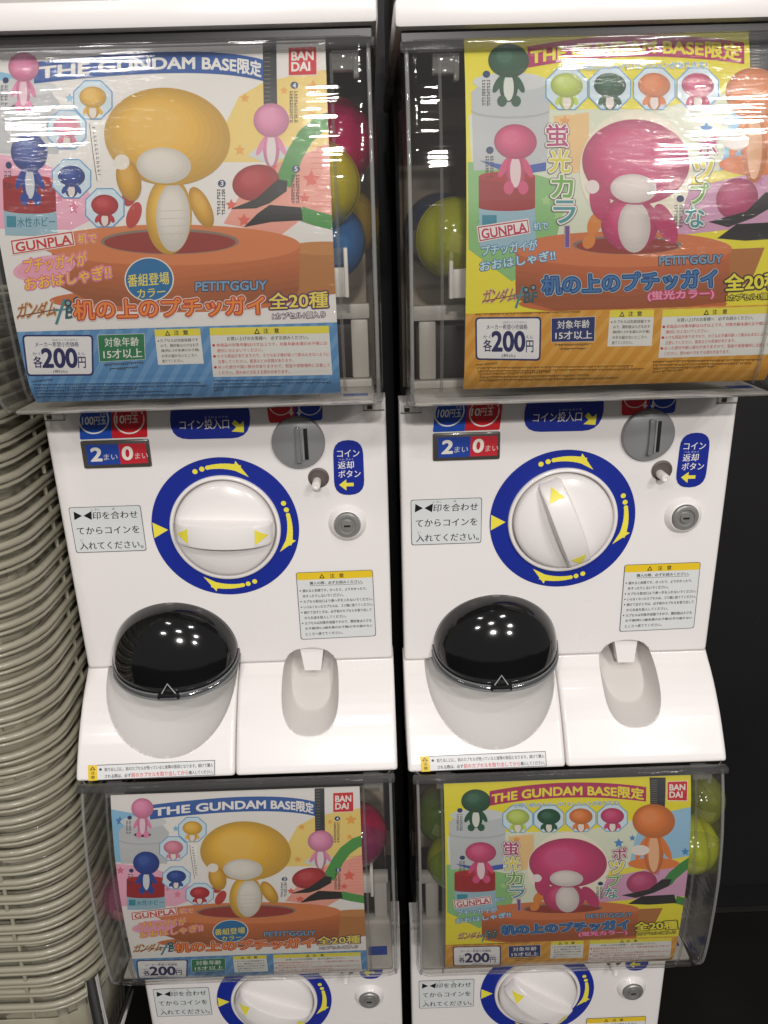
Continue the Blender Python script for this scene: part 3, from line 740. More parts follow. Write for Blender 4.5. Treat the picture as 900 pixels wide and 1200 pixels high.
def price_box(f, P, TL, TR, BR, BL):
    p = Print(f); tl, tr, br, bl = map(Vector, (TL, TR, BR, BL))
    def g(a, b): q = (tl*(1-a)+tr*a)*(1-b)+(bl*(1-a)+br*a)*b; return (q.x, q.y)
    p.quad(g(0, 0), g(1, 0), g(1, 1), g(0, 1), '#2a2a66', 10, rad=5); p.quad(g(.025, .04), g(.975, .04), g(.975, .96), g(.025, .96), '#f1f0f0', 11, rad=4)
    N = '#26265e'
    p.text('メーカー希望小売価格', g(.17, .17), g(.79, .17), g(.17, .29), N, 12, .012, f=f); p.text('きぼうこうりかかく', g(.42, .1), g(.78, .1), g(.42, .15), N, 12, f=f)
    p.text('各', g(.12, .52), g(.25, .52), g(.12, .80), N, 12, .02, f=f); p.text('かく', g(.12, .42), g(.24, .42), g(.12, .5), N, 12, f=f)
    p.text('200', g(.255, .34), g(.75, .34), g(.255, .79), N, 12, .035, f=f); p.text('円', g(.775, .54), g(.885, .54), g(.775, .81), N, 12, .02, f=f); p.text('えん', g(.77, .42), g(.88, .42), g(.77, .5), N, 12, f=f)
    p.text('(税込)', g(.40, .85), g(.61, .85), g(.40, .94), N, 12, .01, f=f)
    return p
def age_box(f, TL, TR, BR, BL, c):
    p = Print(f); tl, tr, br, bl = map(Vector, (TL, TR, BR, BL))
    def g(a, b): q = (tl*(1-a)+tr*a)*(1-b)+(bl*(1-a)+br*a)*b; return (q.x, q.y)
    p.quad(g(0, 0), g(1, 0), g(1, 1), g(0, 1), '#e7ebe2', 10); p.quad(g(.01, .015), g(.99, .015), g(.99, .985), g(.01, .985), c, 11)
    p.text('対象年齢', g(.14, .12), g(.87, .12), g(.14, .46), '#f2f2ec', 12, .012, f=f); p.text('15才以上', g(.1, .56), g(.93, .56), g(.1, .9), '#f2f2ec', 12, .016, f=f)
    p.micro(g(.09, 1.08), g(.95, 1.08), (bl.y-tl.y)*.09, '#3a3f3c', 10, seed=3); p.micro(g(.22, 1.25), g(.83, 1.25), (bl.y-tl.y)*.09, '#3a3f3c', 10, seed=4)
    return p
def jar(p, f, x0, x1, yt, ym, yb, L):
    p.quad((x0, ym), (x1, ym), (x1+1, yb), (x0+1, yb), '#9cc0cf', L, f=f); p.quad((x0, yt), (x1, yt), (x1, ym), (x0, ym), '#a02227', L+1, f=f)
    p.ell((x0+x1)/2, yt, (x1-x0)/2, (ym-yt)*.17, '#b32a2c', L+2, f=f); p.ell((x0+x1)/2, ym, (x1-x0)/2, (ym-yt)*.12, '#a02227', L+1, f=f)
def logo_scribble(p, f, x, y, s, L):
    """the brush-drawn title logo: slanted red-gold strokes, then teal ones under two small hexagons"""
    rnd = random.Random(5)
    for i, st in enumerate('ガンダム'):
        xx = x+s*11.5*i; y0 = y-s*rnd.uniform(-2, 4)
        p.text(st, (xx, y0), (xx+11*s, y0-2*s), (xx-2*s, y0+17*s), '#a8623a', L, .02, f=f, out=[(.05, '#e3c9a0')])
    p.line([(x-2*s, y+13*s), (x+46*s, y+4*s)], 1.3*s, '#8a4a2c', L+2, f=f)
    p.line([(x+44*s, y+22*s), (x+54*s, y-8*s)], 3.2*s, '#4d8a93', L+2, f=f); p.line([(x+40*s, y+6*s), (x+74*s, y+2*s)], 2*s, '#5d8f97', L+2, f=f)
    p.text('BF', (x+56*s, y+1*s), (x+74*s, y), (x+55*s, y+15*s), '#2f5d66', L+2, .03, f=f)
    for hx, hy in ((x+58*s, y-3*s), (x+68*s, y-6*s)):
        p.poly([(hx+4.6*s*math.cos(R(60*k+30)), hy+4.6*s*math.sin(R(60*k+30))) for k in range(6)], '#26343c', L+3, f); p.poly([(hx+2.6*s*math.cos(R(60*k+30)), hy+2.6*s*math.sin(R(60*k+30))) for k in range(6)], '#7fa5ad', L+4, f)

def arc_fn(pL, pM, pR, h):
    """quadratic arch through three top points, lettering height h"""
    (xl, yl), (xm, ym), (xr, yr) = pL, pM, pR
    def fn(a, b):
        x = xl*(1-a)*(1-2*a) + xm*4*a*(1-a) + xr*a*(2*a-1); y = yl*(1-a)*(1-2*a) + ym*4*a*(1-a) + yr*a*(2*a-1)
        return (x, y+h*(1-b))
    return fn
def arch_band(p, f, pL, pM, pR, h, c, L):
    fn = arc_fn(pL, pM, pR, h)
    for i in range(24): p.poly([fn(i/24, 1), fn((i+1)/24, 1), fn((i+1)/24, 0), fn(i/24, 0)], c, L, f)
def maker(f, tl, tr, br, bl):
    p = Print(f); tl, tr, br, bl = map(Vector, (tl, tr, br, bl))
    def g(a, b): q = (tl*(1-a)+tr*a)*(1-b)+(bl*(1-a)+br*a)*b; return (q.x, q.y)
    p.quad(g(-.03, -.03), g(1.03, -.03), g(1.03, 1.03), g(-.03, 1.03), '#f4efe9', 5, rad=.8); p.quad(g(0, 0), g(1, 0), g(1, 1), g(0, 1), '#d3222c', 6, rad=.8)
    p.text('BAN', g(.11, .15), g(.89, .15), g(.11, .46), '#f6f1ec', 7, .035); p.text('DAI', g(.11, .54), g(.76, .54), g(.11, .85), '#f6f1ec', 7, .035)
    return p

CARD_U = (-.1290, .1275); CARD_V = (.1520, .4155)
def left_card(key):
    f, l = UL, LL
    P = {}
    Print.clip = (CARD_U[0], CARD_U[1], CARD_V[0], CARD_V[1])
    p = Print(f); P['picture'] = p
    idt = lambda x, y: (x, y)
    p.quad((CARD_U[0], CARD_V[1]), (CARD_U[1], CARD_V[1]), (CARD_U[1], CARD_V[0]), (CARD_U[0], CARD_V[0]), '#f0eeea', 0, f=idt)
    # left side: blue field, grey jar lid, pink field
    p.poly([(128, 948), (168, 955), (192, 968), (178, 1012), (128, 1010)], '#8ec4e6', 1, l); p.star(140.5, 962, 5.5, '#3d86c6', 2, l); p.star(206, 971, 4, '#86bfe2', 2, l)
    p.poly([(128, 1011), (176, 1016), (215, 1030), (232, 1052), (205, 1062), (128, 1062)], '#f3b4cc', 1, l); p.star(141, 1020, 5, '#e0728f', 2, l); p.star(208, 1048, 5, '#e58aa6', 2, l); p.star(196, 1042, 3, '#e58aa6', 2, l)
    p.poly([(139, 974), (152, 961), (185, 961), (198, 975), (196, 1012), (142, 1012)], '#c5c8cb', 3, l); p.ell(168, 963, 27, 7, '#d6d9db', 4, f=l); p.ell(168, 985, 28, 5, '#b3b7ba', 4, f=l); p.ell(168, 983.4, 28, 5, '#c5c8cb', 5, f=l)
    jar(p, l, 148.5, 193, 1030, 1050, 1066, 6)
    p.text('水性ホビー', (160, 1055), (192, 1054), (160, 1061), '#2d7d92', 8, .012, f=l); p.quad((151, 1054), (159, 1054), (159, 1061), (151, 1061), '#3c8ea5', 8, f=l)
    figure(p, l, 167, 947, 13, 12, 20, '#e889b3', '#f0d0dc', 9, sit=True); p.ell(167, 978, 10, 2.6, '#3c2320', 8, f=l)
    figure(p, l, 171.5, 1011, 15.5, 13.5, 20, '#27479c', '#d8dde4', 9, sit=True)
    for (x, y, h) in ((152, 958, 22), (154, 1020, 18)): p.ell(x, y, 2.6, 2.4, '#2a3c6c', 8, f=l); [p.micro((x-4+3.4*k, y+4), (x-1.6+3.4*k, y+4), 2.2, '#39393b', 8, f=l, seed=k) or [p.micro((x-4+3.4*k, y+4+2.6*j), (x-1.6+3.4*k, y+4+2.6*j), 2.2, '#39393b', 8, f=l, seed=k+j) for j in range(int(h/3.6))] for k in range(2)]
    # right side: yellow field and red checked field, rule, cutters
    p.poly([(262, 190), (262, 150), (280, 113), (308, 97), (345, 88), (392, 80), (392, 172), (330, 190)], '#f3d77c', 1)
    for x, y, r in ((287, 115, 6), (367, 103, 10), (365, 134, 6), (281, 176, 7), (333, 106, 5)): p.star(x, y, r, '#efae52', 2)
    p.poly([(300, 196), (345, 186), (394, 163), (394, 250), (352, 258), (330, 275), (262, 262)], '#f2a795', 1)
    for a in range(12):
        for b in range(16):
            x, y = 364+2.2*b*.9+(a % 2), 172+6.4*a
            if x < 388 and y < 244: p.ell(x, y, .8, .8, '#ea7f70', 2, n=6)
    for x, y, r in ((365, 210, 11), (320, 196, 6), (357, 232, 7), (271, 240, 7), (286, 258, 8)): p.star(x, y, r, '#e56a5b', 3)
    p.quad((308, 44), (324, 44), (325, 126), (309, 124), '#33363f', 3); [p.quad((309.5, 52+5*k), (317, 52+5*k), (317, 53.2+5*k), (309.5, 53.2+5*k), '#6f6c60', 4) for k in range(14)]
    # parting tool: green handles and black jaws
    p.line([(392, 139), (375, 145), (358, 160), (346, 180), (338, 200), (331, 216)], 20, '#4f9a4c', 5); p.line([(352, 250), (370, 256), (394, 262)], 17, '#4f9a4c', 5)
    p.poly([(270, 245), (300, 233), (326, 210), (337, 212), (336, 224), (316, 238), (300, 244)], '#242426', 7); p.poly([(286, 266), (302, 250), (316, 240), (353, 243), (355, 258), (318, 260)], '#1c1c1e', 7)
    figure(p, f, 318, 141, 21, 20, 36, '#e692b8', '#eadfe3', 5); p.poly([(290, 182), (308, 168), (338, 172), (342, 184), (308, 190)], '#d9dcdc', 4)
    p.toned(300, 214, 28, 21, '#b8343a', 6, -12)
    # reel of tape
    for cx, cy, rx, ry, c, c2 in ((380, 291, 45, 8, '#c98a4e', '#b87b42'),):
        p.quad((345, 291), (396, 291), (397, 344), (347, 350), c2, 2); p.ell(cx, cy, rx, ry, c, 3)
    p.poly([(58, 285), (70, 335), (110, 356), (345, 352), (352, 288)], '#cf7440', 4); p.ell(200, 352, 142, 14, '#cf7440', 4)
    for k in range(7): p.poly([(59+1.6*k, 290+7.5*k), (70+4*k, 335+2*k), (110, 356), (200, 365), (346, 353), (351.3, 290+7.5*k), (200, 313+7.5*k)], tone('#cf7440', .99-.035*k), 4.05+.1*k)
    p.ell(200, 287, 152, 24, '#dc8450', 5); p.ell(199, 283, 81, 15, '#8d7d70', 6); p.ell(199, 284, 77, 13, '#9c3a33', 7)
    # main figure
    Y = '#eebb45'
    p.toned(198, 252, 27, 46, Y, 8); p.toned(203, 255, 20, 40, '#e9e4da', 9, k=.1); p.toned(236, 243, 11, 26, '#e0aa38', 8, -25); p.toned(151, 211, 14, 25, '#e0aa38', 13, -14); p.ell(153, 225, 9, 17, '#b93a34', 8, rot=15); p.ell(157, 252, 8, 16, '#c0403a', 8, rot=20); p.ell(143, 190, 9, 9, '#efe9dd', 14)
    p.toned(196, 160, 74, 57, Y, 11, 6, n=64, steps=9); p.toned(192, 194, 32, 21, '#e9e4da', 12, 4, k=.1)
    for k in range(4): p.quad((186, 247+9*k), (220, 246+9*k), (220, 246.8+9*k), (186, 247.8+9*k), '#cfc8bb', 10)
    for (x, y, hc) in ((109, 117, Y), (78.5, 152, '#e58ca4'), (84, 209.5, '#29489a'), (123, 243.5, '#bf2e35')):
        octagon(p, f, x, y, 25, 8); figure(p, f, x, y-3, 16, 12.5, 14, hc, '#ece4dc', 10)
    p.quad((105, 146), (117.5, 145), (118, 212), (114, 213), '#f6f4ef', 8); p.line([(105, 145), (114, 212)], .8, '#3a3a3a', 9); [p.micro((108.5+.12*k*5, 149+5*k), (112+.12*k*5, 149+5*k), 3.4, '#4a4a4c', 9, seed=k) for k in range(12)]
    for x, y, n, t in ((260, 215, 9, '③'), (345, 100, 11, '④'), (347, 198, 10, '⑤')):
        p.ell(x, y, 4.6, 4.3, '#25406f', 8); p.text(t[0].replace('③', '3').replace('④', '4').replace('⑤', '5'), (x-1.8, y-2.8), (x+1.8, y-2.8), (x-1.8, y+2.8), '#eef0f2', 9, .02)
        for k in range(n): p.micro((x-5.5, y+7+3.4*k), (x-1.5, y+7+3.4*k), 2.9, '#2c2c2e', 8, seed=k+n); p.micro((x, y+7+3.4*k), (x+4, y+7+3.4*k), 2.9, '#2c2c2e', 8, seed=k*3+n)
    logo_scribble(p, f, 22, 358, 1.0, 8)
    # blue striped foot
    vt = f(200, 383.5)[1]; Print.clip = (CARD_U[0], CARD_U[1], CARD_V[0], vt)
    p.quad((CARD_U[0], vt), (CARD_U[1], vt), (CARD_U[1], CARD_V[0]), (CARD_U[0], CARD_V[0]), '#5d92c6', 3, f=idt)
    for k in range(26):
        u = CARD_U[0]-.05+k*.013; p.quad((u, vt), (u+.0055, vt), (u+.0055-.05, vt-.07), (u-.05, vt-.07), '#72a3d1', 4, f=idt)
    p.micro((24, 386.5), (148, 384.5), 2.2, '#23304a', 5, seed=9)
    Print.clip = None
    for k, (x0, x1) in enumerate(((37, 62), (39, 235), (40, 243), (41, 160), (42, 195), (43, 225))): p.micro((x0, 446.5+3.6*k), (x1, 444.0+3.5*k), 2.5, '#28364a', 5, seed=20+k)
    for k, x1 in enumerate((384, 388, 330, 262)): p.micro((250.5, 445.5+3.9*k), (x1, 443.5+3.9*k), 2.6, '#28364a', 5, seed=40+k)
    p.micro((292, 463), (375, 462.5), 2.3, '#28364a', 5, seed=77)
    # headline
    q = Print(f); P['headline'] = q
    arch_band(q, f, (40, 73), (205, 60.5), (308.5, 70), 25, '#2a5ba8', 6); q.text('THE GUNDAM BASE限定', None, None, None, '#f4f2ee', 7, .034, fn=arc_fn((46, 76), (206, 64.5), (306, 73), 17.5))
    P['maker_logo'] = maker(f, (338.3, 56), (370.7, 55), (371, 87.3), (338.3, 88.3))
    # slogan
    q = Print(f); P['slogan'] = q
    [q.ell(52, 314, 62-5*k, 29-3*k, tone('#eea6bd', 1+.085*(6-k)), 6+.12*k, rot=-9) for k in range(7) if k > 4]
    q.poly([(11.5, 281), (85.5, 270), (88.5, 287.5), (14.5, 299.5)], '#f4efe9', 8); q.poly([(13, 282), (84.8, 271.3), (87.3, 286.8), (15.4, 298.2)], '#d12f33', 9); q.poly([(14.6, 283.4), (83.6, 273), (85.8, 285.6), (16.8, 296.7)], '#f4efe9', 10)
    q.text('GUNPLA', (18, 284.6), (82.3, 275), (19.8, 295.2), '#d12f33', 11, .028)
    O = [(.095, '#f2b3c6'), (.06, '#e0659a')]; YL = '#f8cf2e'
    q.text('机で', (91, 274.5), (113, 273.5), (91.5, 285.5), YL, 8, .02, O); q.text('プチッガイが', (27, 304), (101, 294.5), (28.5, 320.5), YL, 8, .02, O); q.text('おおはしゃぎ!!', (29, 325), (129, 310.5), (30.5, 340.5), YL, 8, .02, O)
    # round badge, title
    q = Print(f); P['badge'] = q
    q.ell(175, 327.5, 29, 26, '#f0ece2', 8); q.ell(175, 327.5, 27.5, 24.8, '#1f70a8', 9); q.text('番組登場', (149.5, 322), (198, 318.5), (150, 336.5), '#f1df5e', 10, .016); q.text('カラー', (161, 339.5), (193.5, 336.5), (161.3, 349.5), '#f1df5e', 10, .016)
    q = Print(f); P['title'] = q
    q.text('机の上のプチッガイ', (86, 352.5), (309, 346.5), (87.5, 374.5), '#ef8f38', 12, .02, [(.10, '#f3ece4'), (.065, '#c23c2c')])
    q.text("PETIT'GGUY", (229.5, 330), (312.5, 328.5), (229.5, 341), '#7fa3c4', 11, .03, [(.06, '#2b3a52')])
    q.text('全20種', (315, 343.5), (384, 341), (315.5, 362.5), '#f3e05a', 12, .02, [(.075, '#5b2c62')]); q.text('1カプセル1個入り', (319.5, 367), (381, 364.8), (319.5, 374), '#f6f1ea', 12, .015, [(.09, '#5b2c62')])
    P['price_box'] = price_box(f, P, (26, 392.3), (109.3, 392.3), (110, 440), (31.7, 440.7))
    P['age_box'] = age_box(f, (114.3, 392.3), (169.3, 390.7), (170.7, 421), (116.7, 424.3), '#2c7d52')
    q = Print(f); P['handling_note'] = q; caution_small(q, f, (181, 386.2), (234.5, 384.8), (185.5, 427.5))
    q = Print(f); P['safety_note'] = q; caution_big(q, f, (245.7, 384.3), (385.3, 381.7), (250, 441.7))
    return P

def right_card(key):
    f, l = UR, LR
    P = {}
    Print.clip = (CARD_U[0], CARD_U[1], CARD_V[0], CARD_V[1]); idt = lambda x, y: (x, y)
    p = Print(f); P['picture'] = p
    p.quad((CARD_U[0], CARD_V[1]), (CARD_U[1], CARD_V[1]), (CARD_U[1], CARD_V[0]), (CARD_U[0], CARD_V[0]), '#efe336', 0, f=idt)
    # pale field, grey bottle lid, green field
    p.poly([(549, 135), (640, 128), (770, 128), (842, 110), (905, 105), (905, 250), (840, 268), (760, 275), (640, 278), (555, 240)], '#dfe6cf', 1)
    p.poly([(548, 190), (575, 190), (665, 215), (650, 290), (600, 330), (549, 292)], '#8cc27e', 2); p.star(570, 262, 12, '#6cab5f', 3); p.star(640, 235, 7, '#a8d28f', 3); p.star(655, 250, 9, '#a8d28f', 3)
    p.poly([(648, 136), (690, 132), (690, 200), (660, 205)], '#efc98c', 2); p.star(662, 142, 7, '#e8a55a', 3)
    p.poly([(552, 108), (572, 92), (628, 92), (645, 110), (640, 196), (555, 200)], '#c3c8cc', 3); p.ell(598, 96, 44, 11, '#d5d9db', 4); p.ell(598, 130, 46, 9, '#b2b6b9', 4); p.ell(598, 127.5, 46, 9, '#c3c8cc', 5); p.poly([(562, 188), (606, 196), (640, 190), (640, 200), (600, 206)], '#3d60b4', 6)
    jar(p, f, 561, 627, 207, 243, 290, 6); p.quad((565, 252), (582, 252), (582, 265), (565, 265), '#3c8ea5', 8)
    figure(p, f, 596, 71, 24, 20, 30, '#23583d', '#dfe4dc', 9, sit=True); figure(p, f, 604, 166, 25, 20.5, 36, '#d85080', '#ecd5d8', 10, sit=True)
    for (x, y, h) in ((570, 87, 9), (574, 176, 8)):
        p.ell(x, y, 4.4, 4.2, '#2a3c6c', 8)
        for k in range(h): p.micro((x-5, y+7+3.4*k), (x-1, y+7+3.4*k), 2.9, '#39393b', 8, seed=k); p.micro((x+.5, y+7+3.4*k), (x+4.5, y+7+3.4*k), 2.9, '#39393b', 8, seed=k+5)
    # right side (seen whole on the lower card)
    p.poly([(744, 985), (752, 958), (812, 945), (812, 1005), (735, 1022)], '#9cc9e6', 2, l); [p.star(x, y, r, '#4a90cc', 3, l) for x, y, r in ((725, 988, 6), (741, 982, 4), (803, 998, 5))]
    p.poly([(700, 1058), (712, 1024), (808, 1008), (808, 1050), (760, 1052)], '#d7a3c4', 2, l); p.poly([(695, 1024), (812, 1002), (812, 1008), (712, 1028)], '#ece04a', 3, l); p.star(770, 1022, 5, '#c97fae', 3, l)
    p.quad((761, 911), (780, 911), (779, 948), (762, 950), '#33363f', 4, f=l); [p.quad((763, 914+2.6*k), (770, 914+2.6*k), (770, 914.8+2.6*k), (763, 914.8+2.6*k), '#6f6c60', 5, f=l) for k in range(13)]
    figure(p, l, 766, 962, 25, 20, 42, '#e5813f', '#f0b98e', 6); p.ell(750, 996, 11, 6, '#eee6de', 9, f=l); p.ell(766, 1012, 30, 7, '#e5813f', 6, f=l)
    p.line([(812, 1008), (800, 1016), (788, 1026), (782, 1034)], 11, '#3f8a43', 6, l); p.line([(792, 1054), (808, 1058)], 9, '#3f8a43', 6, l)
    p.poly([(728, 1049), (760, 1042), (776, 1030), (787, 1030), (784, 1038), (766, 1046), (745, 1052)], '#242426', 8, l); p.poly([(736, 1059), (752, 1050), (790, 1048), (793, 1058), (760, 1060)], '#1c1c1e', 8, l); p.toned(752, 1034, 18, 13, '#c34a7a', 7, -10, l)
    # reel of tape
    p.quad((850, 292), (896, 290), (880, 330), (845, 345), '#b5743c', 4)
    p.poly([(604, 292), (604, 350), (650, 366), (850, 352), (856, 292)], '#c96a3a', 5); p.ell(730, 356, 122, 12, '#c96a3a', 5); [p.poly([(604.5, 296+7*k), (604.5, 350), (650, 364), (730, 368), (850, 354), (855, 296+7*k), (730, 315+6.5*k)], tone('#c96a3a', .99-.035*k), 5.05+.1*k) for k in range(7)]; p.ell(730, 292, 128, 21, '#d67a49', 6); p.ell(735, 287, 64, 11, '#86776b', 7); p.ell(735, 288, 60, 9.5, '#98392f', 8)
    K = '#d2447a'
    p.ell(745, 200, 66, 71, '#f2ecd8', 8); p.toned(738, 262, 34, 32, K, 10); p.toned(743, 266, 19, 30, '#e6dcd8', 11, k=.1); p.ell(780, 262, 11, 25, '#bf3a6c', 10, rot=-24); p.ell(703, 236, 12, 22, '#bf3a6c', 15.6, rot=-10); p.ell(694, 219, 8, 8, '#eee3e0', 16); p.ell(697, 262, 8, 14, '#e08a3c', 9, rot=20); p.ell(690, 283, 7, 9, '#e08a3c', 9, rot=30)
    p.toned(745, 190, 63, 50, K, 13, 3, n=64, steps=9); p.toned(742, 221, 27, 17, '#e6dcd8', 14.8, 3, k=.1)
    for x, hc in ((664, '#c3d866'), (714.5, '#23583d'), (766.5, '#e5813f'), (817.5, '#cf4475')):
        octagon(p, f, x, 104, 27, 8); figure(p, f, x, 100, 19, 14.5, 16, hc, '#ece4dc', 10)
    q = Print(f); q.text('全種に4色のカラーバリエーションがあります♪', (657, 75), (829, 72), (657, 83), '#4a9bd0', 14, .012, [(.05, '#eef3ea')]); P['colour_note'] = q
    q = Print(f); P['colour_words'] = q
    q.vtext('蛍光カラー', 653, 144, 293, 25, ['#b8337c', '#dfd53a', '#6fb04a', '#4a9aa5', '#7a4f9d'], 13, .02, [(.075, '#4a3a44'), (.05, '#f2efe4')], lean=14)
    q.vtext('ポップな', 829, 158, 268, 22, ['#b8337c', '#dfd53a', '#6fb04a', '#4a9aa5'], 13, .02, [(.075, '#4a3a44'), (.05, '#f2efe4')], lean=-20)
    p.ell(797, 233, 4.4, 4.2, '#2a3c6c', 9)
    for k in range(8): p.micro((790, 240+3.4*k), (794, 240+3.4*k), 2.9, '#39393b', 9, seed=k); p.micro((796, 240+3.4*k), (800, 240+3.4*k), 2.9, '#39393b', 9, seed=k+5)
    logo_scribble(p, f, 567, 342, .85, 8)
    vt = f(700, 363)[1]; Print.clip = (CARD_U[0], CARD_U[1], CARD_V[0], vt)
    p.quad((CARD_U[0], vt), (CARD_U[1], vt), (CARD_U[1], CARD_V[0]), (CARD_U[0], CARD_V[0]), '#d99a34', 6, f=idt)
    for k in range(26):
        u = CARD_U[0]-.05+k*.013; p.quad((u, vt), (u+.0055, vt), (u+.0055-.05, vt-.07), (u-.05, vt-.07), '#e2a94a', 7, f=idt)
    p.micro((557, 367.5), (680, 364.5), 2.2, '#4a3212', 8, seed=9)
    Print.clip = None
    for k, (x0, x1) in enumerate(((557, 583), (559, 742), (560, 755), (561, 645), (562, 690), (562, 725))): p.micro((x0, 427+3.6*k), (x1, 424.5+3.5*k), 2.5, '#4a3212', 8, seed=20+k)
    for k, x1 in enumerate((893, 880, 840, 800)): p.micro((765, 423+4*k), (x1, 420.5+4*k), 2.6, '#4a3212', 8, seed=40+k)
    q = Print(f); P['headline'] = q
    arch_band(q, f, (618, 54.5), (745, 41.5), (872, 50), 25, '#b3265e', 6); q.text('THE GUNDAM BASE限定', None, None, None, '#f1e640', 7, .034, fn=arc_fn((622, 57.5), (746, 45.3), (868, 53), 18.5))
    P['maker_logo'] = maker(l, (782.1, 916.1), (805.3, 915.3), (804.8, 938), (782.1, 937.5))
    q = Print(f); P['slogan'] = q
    q.poly([(558.5, 265), (619, 256), (621.5, 273), (561, 284)], '#f4efe9', 9); q.poly([(559.7, 266), (618.3, 257.2), (620.3, 272.2), (562, 282.8)], '#c4305a', 10); q.poly([(561, 267.2), (617.3, 258.8), (619, 271), (563.2, 281.2)], '#f4efe9', 11)
    q.text('GUNPLA', (563.8, 268.8), (616, 260.8), (565.2, 279.8), '#c4305a', 12, .028)
    O = [(.07, '#3f78a8'), (.035, '#5b97c2')]; YL = '#c9e4ee'
    q.text('机で', (625, 260.5), (642, 260), (625.3, 269.5), YL, 9, .02, O); q.text('プチッガイが', (564, 288), (629, 281), (565, 300), YL, 9, .02, O); q.text('おおはしゃぎ!!', (562, 306.5), (650, 293), (563, 318), YL, 9, .02, O)
    q = Print(f); P['title'] = q
    q.text('机の上のプチッガイ', (635, 324), (839, 315.5), (636, 345), '#3a78b4', 13, .02, [(.10, '#a9d0e2'), (.065, '#1f3f78')])
    q.text('(蛍光カラー)', (759, 341.5), (836, 338.5), (759, 353), '#f0a8c0', 16, .02, [(.10, '#d3487c')])
    q.text("PETIT'GGUY", (772.5, 300.5), (846, 298), (772.5, 310.5), '#7fa3c4', 13, .03, [(.06, '#2b3a52')])
    q.text('全20種', (849, 321.5), (917, 318.5), (849.5, 341), '#f3e640', 14, .03, [(.08, '#3a2f1c')]); q.text('1カプセル1個入り', (851, 345.5), (914, 342.5), (851, 352.5), '#f3e640', 14, .02, [(.11, '#3a2f1c')])
    P['price_box'] = price_box(f, P, (556.7, 371.7), (634.3, 371), (633.3, 422.7), (557.3, 421.7))
    P['age_box'] = age_box(f, (645.7, 372.7), (697.7, 370.7), (696.7, 400), (645.7, 401), '#27346f')
    q = Print(f); P['handling_note'] = q; caution_small(q, f, (714.5, 363.6), (766.5, 362.8), (711.5, 406))
    q = Print(f); P['safety_note'] = q; caution_big(q, f, (776.4, 362.9), (907, 358.5), (771.2, 419.5))
    return P

CARD_CACHE = {'L': left_card('L'), 'R': right_card('R')}
CARD_CACHE['L']['colour_note'] = None
for key, which, label in (('UL', 'L', 'white and blue display card with big yellow figure in the upper left window'), ('LL', 'L', 'white and blue display card with big yellow figure in the lower left window'),
                          ('UR', 'R', 'yellow display card with big pink figure in the upper right window'), ('LR', 'R', 'yellow display card with big pink figure in the lower right window')):
    ox, oz, (du, dv, ro) = INST[key]
    root = empty('display_card', (ox, 0, oz + (-.0038 if key.endswith('R') else 0)*0))
    tag(root, label, 'display card', 'printed display cards behind the machine windows')
    ca, sa = math.cos(ro), math.sin(ro)
    def put(u, v, e, du=du, dv=dv, kd=knotted(lambda v, dv=dv: cdepth(v+dv))):
        return (u+du, -kd(v)-e, v+dv)
    bm = bmesh.new(); g = []
    vv = [CARD_V[0]]+[k*KNOT for k in range(40, 160) if CARD_V[0] < k*KNOT < CARD_V[1]]+[CARD_V[1]]
    for v in vv:
        g.append([[bm.verts.new(put(u, v, e)) for u in (CARD_U[0], 0, CARD_U[1])] for e in (-.00008, -.0007)])
    for a, b in zip(g, g[1:]):
        for s in (0, 1):
            for i in (0, 1): bm.faces.new((a[s][i], a[s][i+1], b[s][i+1], b[s][i]))
        for i in (0, 2): bm.faces.new((a[0][i], b[0][i], b[1][i], a[1][i]))
    obj('backing', bm, mat('#e9e7e2', .5), root)
    for name, pr in CARD_CACHE[which].items():
        if pr: pr.build(name, root, put, rough=.36, coat=.7)

# ------------------------------------------------------------------ capsules
def shell_mat(c, alpha):
    m = bpy.data.materials.new('capsule_plastic'); m.use_nodes = True; nt = m.node_tree; b = nt.nodes['Principled BSDF']
    b.inputs['Base Color'].default_value = (*hexc(c), 1); b.inputs['Roughness'].default_value = .12; b.inputs['Alpha'].default_value = alpha; b.inputs['Coat Weight'].default_value = .4
    return m
def capsule(px, py, y, r, c1, c2, rot, label, inner='#d8c23a', k=None):
    p = aty(px, py, y)
    root = empty('capsule', p); root.rotation_euler = rot
    tag(root, label, 'capsule', 'toy capsules inside the windows')
    for nm, sg, c, al in (('upper_shell', 1, c1, .74), ('lower_shell', -1, c2, .6)):
        prof = [(r*math.sin(R(a)), sg*r*math.cos(R(a))) for a in range(0, 91, 6)]
        prof = [(max(0, a), b) for a, b in prof] + [(r*1.03, 0), (r*1.03, -sg*.002 if sg > 0 else .0)]
        bm = bmesh.new(); add_lathe(bm, [(a, b) for a, b in prof], 0, 0, 40)
        obj(nm, bm, shell_mat(c, al), root, smooth=50)
    bm = bmesh.new()
    for i in range(7):
        b2 = bmesh.new(); bmesh.ops.create_icosphere(b2, subdivisions=2, radius=r*random.uniform(.18, .32))
        d = Vector((random.uniform(-1, 1), random.uniform(-1, 1), random.uniform(-1, 1)))*r*.42
        for v in b2.verts: v.co = v.co*1.0+d
        merge(bm, b2)
    obj('toy_parts', bm, mat(inner, .3), root)
    bm = bmesh.new()
    for (a, b) in ((-.5, .45),):
        g_ = [[bm.verts.new((r*.93*math.sin(a+.9*i/8)*math.cos(-.25+.5*j/4), -r*.93*math.cos(a+.9*i/8)*math.cos(-.25+.5*j/4), r*.93*math.sin(-.25+.5*j/4))) for i in range(9)] for j in range(5)]
        for q, s in zip(g_, g_[1:]):
            for i in range(8): bm.faces.new((q[i], q[i+1], s[i+1], s[i]))
    obj('paper_slip', bm, mat('#d9cf9c' if inner != '#d21f4e' else '#e9a0a8', .6), root)
